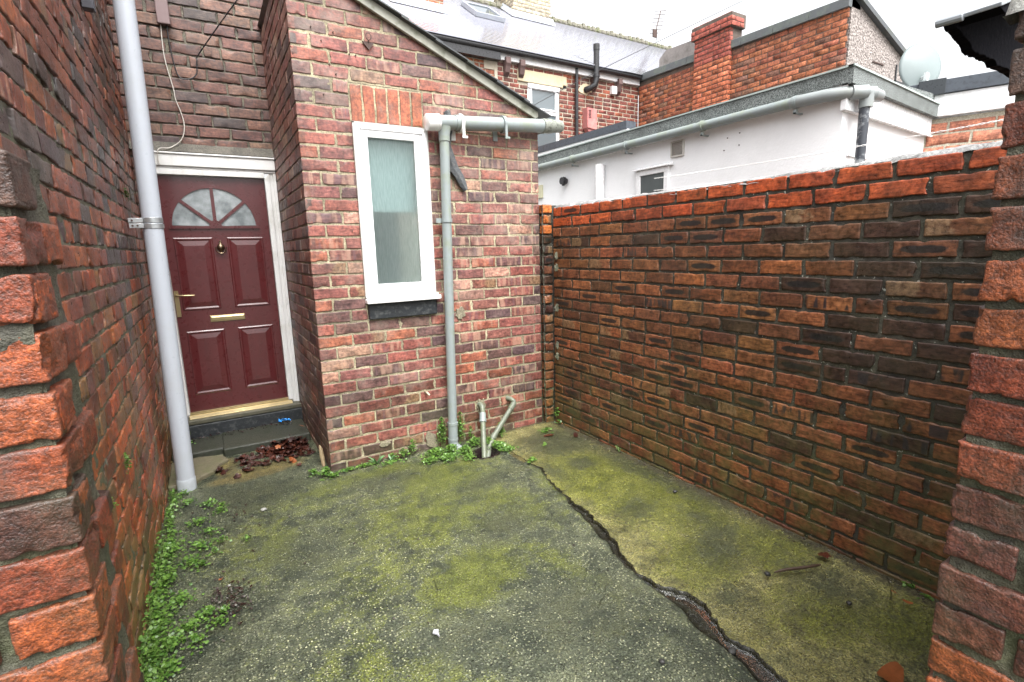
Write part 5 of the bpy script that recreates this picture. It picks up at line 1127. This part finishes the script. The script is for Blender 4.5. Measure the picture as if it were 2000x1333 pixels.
# ------------------------------------------------------------------ weeds
def leafcloud(name, clumps, seed=0, size=(.003, .0098), parent=None, mat=None, stems=True):
    rs = np.random.RandomState(seed); C = []; Rr = []
    V = []; F = []; rn = []
    sv = MB()
    for (cx, cy, cz, rx, ry, hh, n) in clumps:
        for _ in range(int(n)):
            a = rs.rand()*2*math.pi; r = abs(rs.normal(0, .5)); x = cx+rx*r*math.cos(a); y = cy+ry*r*math.sin(a)
            hz = hh*max(0, 1-r*r*.5)*(.25+.75*rs.rand()); z = cz+hz+.004
            x = max(x, -.388)
            C.append((x, y, z)); Rr.append(rs.uniform(*size))
        if stems:
            for _ in range(max(2, int(n*.06))):
                a = rs.rand()*2*math.pi; r = abs(rs.normal(0, .5)); x = max(-.385, cx+rx*r*math.cos(a)); y = cy+ry*r*math.sin(a)
                b = rs.rand()*2*math.pi; l = rs.uniform(.02, .05); z = cz+.003
                sv.tube([(x, y, z), (x+l*.5*math.cos(b), y+l*.5*math.sin(b), z+hh*.5+.004), (x+l*math.cos(b), y+l*math.sin(b), z+hh*.6)], .0008, 4, cap=False)
    C = np.array(C); n = len(C); Rr = np.array(Rr)
    th = rs.rand(n)*2*np.pi; tilt = rs.normal(0, .55, n); tx = np.stack([np.cos(th), np.sin(th), 0*th], -1); up = np.stack([np.sin(tilt)*np.cos(th*3+1), np.sin(tilt)*np.sin(th*3+1), np.cos(tilt)], -1)
    tx -= up*(tx*up).sum(1, keepdims=True); tx /= np.linalg.norm(tx, axis=1, keepdims=True); ty = np.cross(up, tx)
    sh = [(0, 0, .12), (1.0, 0, 0), (.72, .62, .08), (.1, .85, .16), (-.62, .55, .1), (-.75, 0, 0), (-.62, -.55, .1), (.1, -.85, .16), (.72, -.62, .08)]
    V = np.concatenate([C[:, None, :]+Rr[:, None, None]*(s[0]*tx+s[1]*ty+s[2]*up)[:, None, :] for s in sh], 1)
    fcs = np.array([(0, k, k+1) for k in range(1, 8)]+[(0, 8, 1)]); F = (fcs[None]+(np.arange(n)*9)[:, None, None]).reshape(-1, 3)
    me = np_mesh(name, V.reshape(-1, 3), F)
    at = me.attributes.new('rn', 'FLOAT', 'POINT'); at.data.foreach_set('value', np.repeat(rs.rand(n), 9).astype(np.float32))
    o = link(name, me, mat or M_leaf, parent, True)
    if stems and sv.v:
        s_ = sv.build('stems', M_stem); at2 = None; join(o, s_)
    return o
rg = random.Random(2); cl = []
for y in np.arange(1.9, 3.95, .035):       # band along the foot of the left wall
    w = .05 if y > 3.3 else (.10 if y > 2.95 else (.085 if y > 2.2 else .07)); d = 75 if y < 3.2 else 25
    cl.append((-.375+w*.4*rg.random(), y, 0., w, .05, .05 if y < 3.1 else .02, d))
    if y < 3.2: cl.append((-.395, y, .0, .02, .04, .12, 6))
for (x, y, r, n) in ((-.16, 3.58, .06, 50), (-.10, 3.45, .05, 30), (-.22, 3.35, .06, 50), (-.16, 3.20, .05, 40), (-.10, 3.05, .04, 16), (-.20, 3.05, .06, 60), (-.24, 2.9, .06, 70), (-.19, 2.86, .03, 25), (-.17, 2.42, .05, 50), (-.24, 2.36, .06, 90), (-.30, 2.30, .05, 80), (-.105, 2.40, .02, 24), (-.13, 2.33, .04, 30), (-.28, 2.6, .05, 70), (-.31, 2.15, .05, 70), (-.21, 2.26, .035, 30), (-.30, 3.85, .05, 30), (-.27, 3.68, .05, 40), (-.13, 2.95, .025, 14), (.02, 3.0, .02, 14), (-.09, 3.52, .02, 14)): cl.append((x, y, 0, r*1.3, r*1.3, .03, n*2.2))
setp(leafcloud('creeping_weeds', cl, 1), 'dense band of small green creeping weeds along the foot of the left brick wall', 'weeds', kind='stuff')
cl = []
for (x, y, rx, ry, h, n) in ((1.36, 3.50, .10, .07, .045, 330), (1.28, 3.40, .08, .05, .03, 160), (1.48, 3.46, .07, .06, .06, 190), (1.48, 3.63, .05, .03, .20, 220), (1.64, 3.62, .045, .03, .22, 170), (1.70, 3.50, .06, .06, .05, 130), (1.85, 3.36, .07, .07, .035, 300), (1.88, 3.27, .07, .05, .02, 150), (1.80, 3.45, .06, .04, .05, 130), (1.57, 3.40, .06, .06, .05, 200), (1.55, 3.29, .05, .05, .03, 120), (1.42, 3.38, .09, .07, .03, 260), (1.70, 3.50, .07, .04, .06, 110), (1.98, 3.56, .035, .05, .10, 130), (1.14, 3.60, .05, .03, .06, 60), (1.06, 3.62, .04, .03, .04, 30), (1.22, 3.62, .05, .02, .10, 60), (1.02, 3.56, .12, .05, .012, 60), (.85, 3.60, .10, .03, .02, 70), (.72, 3.60, .09, .03, .02, 60), (1.73, 3.62, .03, .02, .10, 40)): cl.append((x, y, 0., rx, ry, h*1.25, n*2.6))
setp(leafcloud('drain_weeds', cl, 2), 'bright green weeds crowding the foot of the grey downpipe and the drain', 'weeds', kind='stuff')
def plant(name, clumps, seed, label, cat='plant', group=None, size=(.006, .012)):
    o = leafcloud(name, clumps, seed, size); setp(o, label, cat, group); return o
G_ = 'small weeds growing in the yard'
plant('weed_plant', [(.56, 3.60, 0, .05, .05, .07, 130), (.49, 3.68, 0, .05, .05, .04, 60), (.60, 3.55, 0, .05, .04, .03, 60)], 4, 'green weed at the bottom left corner of the outhouse', 'weed', G_)
plant('weed_plant', [(2.565, 3.55, .05, .04, .02, .10, 45), (2.56, 3.50, .0, .04, .05, .05, 30)], 5, 'weed growing up the corner where the outhouse meets the yard wall', 'weed', G_)
plant('weed_plant', [(1.92, 2.98, 0, .05, .04, .03, 55)], 6, 'weed at the start of the crack in the concrete', 'weed', G_)
plant('weed_plant', [(2.36, 3.43, 0, .07, .04, .035, 50)], 7, 'flat weed beside the reddish leaf in the far corner of the yard', 'weed', G_, (.007, .014))
plant('weed_plant', [(2.15, 3.15, 0, .02, .02, .04, 16)], 8, 'tiny seedling on the pale concrete between the drain and the yard wall', 'weed', G_)
plant('weed_plant', [(-.385, 2.585, .67, .02, .03, .09, 60)], 9, 'sprig of green leaves growing high out of the left wall joints', 'weed', G_, (.004, .008))
plant('weed_plant', [(-.385, 2.18, .68, .015, .02, .05, 30)], 10, 'smaller lower sprig in the left wall joints nearer the pier', 'weed', G_, (.004, .007))
plant('weed_plant', [(-.385, 4.12, 1.93, .02, .05, .08, 50)], 13, 'sprig of green in the left wall just above the strap of the white pipe', 'weed', G_, (.005, .009))
plant('weed_plant', [(-.33, 4.84, .07, .05, .04, .12, 110), (-.30, 4.75, .06, .07, .05, .02, 60)], 14, 'dark weeds beside the black riser behind the white pipe', 'weed', G_)
plant('weed_plant', [(2.575, .85, 0, .03, .05, .015, 14), (2.56, .78, 0, .03, .03, .01, 10)], 15, 'few tiny leaves at the foot of the yard wall near the right pier', 'weed', G_)
# blade-leaved plants
def blades(name, c, n, L, w, seed, label, cat, mat, spread=.5, group=None):
    rs = random.Random(seed); a = MB()
    for k in range(n):
        t = rs.random()*6.28; l = L*rs.uniform(.6, 1.1); e = rs.uniform(.3, 1.2)*spread; P = []
        for j in range(6):
            u = j/5; P.append(Vector((c[0]+l*u*e*math.cos(t), c[1]+l*u*e*math.sin(t), c[2]+l*(u*1.0-.45*u*u*e*1.4))))
        s = Vector((-math.sin(t), math.cos(t), 0)); V = []
        for j, p in enumerate(P):
            ww = w*math.sin(math.pi*min(.97, .12+.85*j/5))**.8; V += [p-s*ww, p+Vector((0, 0, -ww*.3)), p+s*ww]
        a.add(V, [(3*j+q, 3*j+q+1, 3*j+q+4, 3*j+q+3) for j in range(5) for q in (0, 1)])
    o = a.build(name, mat, smooth=True, auto=180); at = o.data.attributes.new('rn', 'FLOAT', 'POINT'); at.data.foreach_set('value', [.3]*len(o.data.vertices)); setp(o, label, cat, group); return o
M_blade = leaf_mat('grass_blade', (.12, .19, .05), (.20, .28, .09), .5)
M_blade2 = leaf_mat('blueish_leaf', (.09, .19, .07), (.15, .28, .12), .45)
blades('grass_tuft', (2.565, 2.745, 0), 16, .09, .0022, 1, 'small pale tuft of grass at the foot of the dark yard wall', 'grass', M_blade, 1.)
blades('broadleaf_weed', (.93, 3.60, .0), 11, .095, .009, 2, 'pointed-leaved seedling left of the drain weeds at the outhouse foot', 'weed', M_blade2, .9, G_)
blades('broadleaf_weed', (1.03, 3.59, .0), 8, .07, .008, 3, 'second pointed-leaved seedling just right of the first at the outhouse foot', 'weed', M_blade2, .9, G_)
blades('grass_tuft', (.82, 3.60, 0), 10, .06, .002, 4, 'yellowish grass tuft at the outhouse foot left of the seedlings', 'grass', M_blade, 1.1)
blades('dry_stalks', (1.20, 3.63, .0), 14, .12, .0022, 6, 'brown dry stalks between the seedlings and the drain weeds', 'weed', M_twig, .8)

# ------------------------------------------------------------------ dead leaves and litter
def leafshape(kind, rs):
    if kind == 'maple':
        pts = []
        for k in range(30):
            t = 2*math.pi*k/30; r = .55+.35*abs(math.cos(2.5*t))+.1*math.cos(t)+rs.uniform(-.05, .05); pts.append((r*math.cos(t), r*math.sin(t)))
        return pts
    return [(math.cos(2*math.pi*k/18), .48*math.sin(2*math.pi*k/18)*(1+.2*math.cos(2*math.pi*k/18))+rs.uniform(-.03, .03)) for k in range(18)]
def deadleaf(mb, c, s, kind, rs, flat=.3, lift=.3):
    pts = leafshape(kind, rs); yaw = rs.random()*6.28; M = Matrix.Translation(Vector(c)) @ Matrix.Rotation(yaw, 4, 'Z') @ Matrix.Rotation(rs.gauss(0, lift), 4, 'X') @ Matrix.Rotation(rs.gauss(0, lift), 4, 'Y')
    k1, k2, ph = rs.uniform(-.5, .8), rs.uniform(-.5, .5), rs.random()*6
    V = []; n = len(pts)
    for f in (0, .35, .7, 1.):
        for (x, y) in (pts if f else [pts[0]]):
            xx, yy = x*f, y*f; z = flat*(k1*yy*yy+k2*xx*xx+.18*math.sin(3*xx+ph)*f+.10*math.sin(9*math.atan2(yy, xx+1e-6)+ph)*f*f); V.append(M @ Vector((xx*s, yy*s, z*s)))
    F = [(0, 1+k, 1+(k+1) % n) for k in range(n)]
    for r in (0, 1): F += [(1+r*n+k, 1+(r+1)*n+k, 1+(r+1)*n+(k+1) % n, 1+r*n+(k+1) % n) for k in range(n)]
    mb.add(V, F)
def rn_attr(o, fn):
    me = o.data; at = me.attributes.new('rn', 'FLOAT', 'POINT'); at.data.foreach_set('value', [fn(v.co) for v in me.vertices])
rs = random.Random(5); a = MB()
for k in range(300):
    t = rs.random(); x = .54-abs(rs.gauss(0, .27)); y = 4.34+rs.gauss(0, .13)-(.52-x)*.14; x = max(x, -.10)+rs.uniform(0, .03)
    if x > .585: x = .56
    h = .055*max(0, 1-((x-.42)/.35)**2)*max(0, 1-((y-4.42)/.16)**2)
    deadleaf(a, (x, y, .012+h*rs.random()), rs.uniform(.022, .044), rs.choice(('maple', 'oval', 'maple')), rs, .4, .26)
o = a.build('leaf_litter', M_dead, smooth=True, auto=180); rn_attr(o, lambda c: (vnoise(np.array([[c.x*22, c.y*22, c.z*30]]))[0]+1)*.55-.1); setp(o, 'heap of wet dark brown leaves drifted against the doorstep and outhouse side wall', 'leaf litter', kind='stuff')
def single(c, s, kind, mat, label, seed, rnv=.5, lift=.12, flat=.35):
    rs = random.Random(seed); m_ = MB(); deadleaf(m_, c, s, kind, rs, flat, lift); o = m_.build('fallen_leaf', mat, smooth=True, auto=180); rn_attr(o, lambda c: rnv)
    setp(o, label, 'leaf', 'fallen leaves lying in the yard'); return o
single((2.464, 1.166, .035), .036, 'maple', M_dead, 'curled dark red leaf on the mossy strip near the yard wall', 1, .95, .25)
single((2.317, 3.335, .012), .045, 'oval', M_dead, 'glossy reddish brown leaf by the flat weed in the far corner', 2, .9)
single((1.94, .66, .035), .075, 'oval', M_dead_or, 'large orange brown leaf at the very bottom of the picture', 3, .3, .1)
single((2.42, .80, .03), .020, 'oval', M_dead_or, 'small bright orange leaf scrap near the right pier', 4, .9)
single((2.445, .86, .03), .013, 'oval', M_dead_or, 'tiny orange leaf scrap just beyond the other by the right pier', 5, .9)
single((.40, 4.02, .012), .045, 'oval', M_dead_or, 'orange brown leaf on the floor left of the corner weed', 6, .0, .2)
single((.33, 4.27, .06), .03, 'maple', M_dead_or, 'bright orange leaf lying on the heap of wet leaves', 7, .6, .3)
single((.55, 4.50, .12), .032, 'oval', M_dead_or, 'orange leaf high on the leaf heap against the side wall', 8, .5, .4)
single((.10, 4.02, .012), .045, 'maple', M_dead, 'brown leaf on the pale muddy patch in front of the step', 9, .8, .3)
single((.20, 4.08, .015), .040, 'maple', M_dead, 'crumpled brown leaf just right of the one on the muddy patch', 10, .4, .4)
single((-.115, 2.68, .006), .014, 'oval', M_dead_or, 'little red orange scrap by the dark debris near the left weeds', 11, 1.)
single((1.10, 3.61, .01), .03, 'oval', M_dead, 'reddish leaf at the outhouse foot under the dry stalks', 12, .9)
single((2.50, 3.20, .01), .04, 'oval', M_dead, 'dark flat leaf near the yard wall in the far corner', 13, .3)
# brown grit and small litter
rs = random.Random(15); a = MB()
for k in range(240):
    if k % 3 == 0: x, y = 2.56-abs(rs.gauss(0, .05)), rs.uniform(.7, 3.5)
    elif k % 3 == 1: x, y = -.10+rs.gauss(0, .05), 2.48+rs.gauss(0, .10)
    else: x, y = rs.uniform(-.2, 2.45), rs.uniform(.9, 3.5)
    s = rs.uniform(.0015, .0055)*(1.3 if k % 3 == 1 else 1); z = .024 if x > 1.75 and y < 3 else .006
    M = Matrix.Translation((x, y, z)) @ Matrix.Rotation(rs.random()*3, 4, Vector((rs.random(), rs.random(), 1)).normalized()); a.box((-s, -s*.7, -s*.5), (s, s*.8, s*.6), M=M)
setp(a.build('grit', plain('dark_grit', (.04, .03, .025), .5, var=.8, sc=50, dirt=.6, dirtc=(.25, .24, .2), dsc=20), bevel=.0008), 'scattered grit and crumbs on the damp concrete', 'grit', kind='stuff')
rs = random.Random(16); a = MB()
for k in range(90): deadleaf(a, (-.09+rs.gauss(0, .055), 2.47+rs.gauss(0, .10), .006+rs.random()*.008), rs.uniform(.004, .012), 'oval', rs, .35, .25)
for k in range(60): deadleaf(a, (-.05+rs.gauss(0, .12), 3.25+rs.gauss(0, .15), .006), rs.uniform(.004, .012), 'oval', rs, .5, .3)
for k in range(110): deadleaf(a, (rs.uniform(-.3, .5), 4.84-abs(rs.gauss(0, .05)), .078+rs.random()*.006), rs.uniform(.004, .014), 'oval', rs, .4, .3)
o = a.build('rotting_debris', M_dead, smooth=True, auto=180); rn_attr(o, lambda c: .1); setp(o, 'dark patch of rotting leaf crumbs on the concrete near the left weeds', 'debris', kind='stuff')
def pebble(c, r, seed, label, mat=M_stone): o = rock('pebble', c, r, seed, mat, (1.2, 1., .7), 2); setp(o, label, 'pebble', 'loose pebbles on the concrete')
pebble((2.10, 1.235, .032), .013, 1, 'dark pebble on the mossy strip just left of the twig')
pebble((1.60, 1.06, -.012), .016, 2, 'dark pebble lying in the wet channel')
pebble((1.32, 1.16, .004), .012, 3, 'dark pebble on the floor left of the wet channel')
pebble((2.21, .93, .028), .011, 4, 'small dark pebble on the mossy strip below the twig')
pebble((2.40, 2.05, .02), .013, 5, 'dark pebble near the foot of the yard wall, halfway along')
pebble((.133, 3.322, .006), .015, 6, 'pale stone chip on the floor in front of the muddy patch', M_cap)
a = MB(); rs = random.Random(4); P0 = Vector((2.13, 1.22, .036)); P1 = Vector((2.36, 1.13, .040)); a.tube([P0+(P1-P0)*t+Vector((0, .003*math.sin(t*7), .003*math.sin(t*3))) for t in np.linspace(0, 1, 9)], [.003, .006, .0065, .007, .0075, .007, .0065, .007, .004], 8)
setp(a.build('twig', M_twig, smooth=True), 'dark wet twig lying on the mossy concrete strip', 'twig')
a = MB(); a.prism([(.628, 1.762), (.640, 1.776), (.656, 1.766), (.648, 1.748), (.645, 1.726), (.639, 1.748)], 2, .012, .018); setp(a.build('plastic_scrap', M_paper), 'small torn white plastic scrap on the grey concrete', 'litter')
# blue wrapper on the step
rs = random.Random(21); a = MB(); V = []; nu_, nv_ = 9, 5
for i in range(nu_):
    for j in range(nv_): u = i/(nu_-1); v = j/(nv_-1); V.append((.40+.09*u+.006*rs.gauss(0, 1)+.004, 4.82+.035*(v-.5)*(.35+abs(u-.45)*1.6)+.003*rs.gauss(0, 1), .088+.015*rs.random()+.02*(1-abs(u-.3))*(rs.random() > .6)))
a.add(V, [(i*nv_+j, (i+1)*nv_+j, (i+1)*nv_+j+1, i*nv_+j+1) for i in range(nu_-1) for j in range(nv_-1)]); o = a.build('sweet_wrapper', M_blue); md = o.modifiers.new('s', 'SOLIDIFY'); md.thickness = .001
setp(o, 'crumpled bright blue wrapper on the step under the red door', 'wrapper')
# splintered pale stick leaning at the outhouse corner
a = MB(); a.tube([(.585, 3.80, .0), (.583, 3.82, .07), (.578, 3.83, .13), (.574, 3.83, .16)], [.012, .016, .014, .004], 7); setp(a.build('broken_stick', plain('wet_pale_wood', (.28, .21, .12), .5, var=.5, sc=50, bump=.004), smooth=True), 'short broken pale stick standing at the outhouse corner among leaves', 'stick')
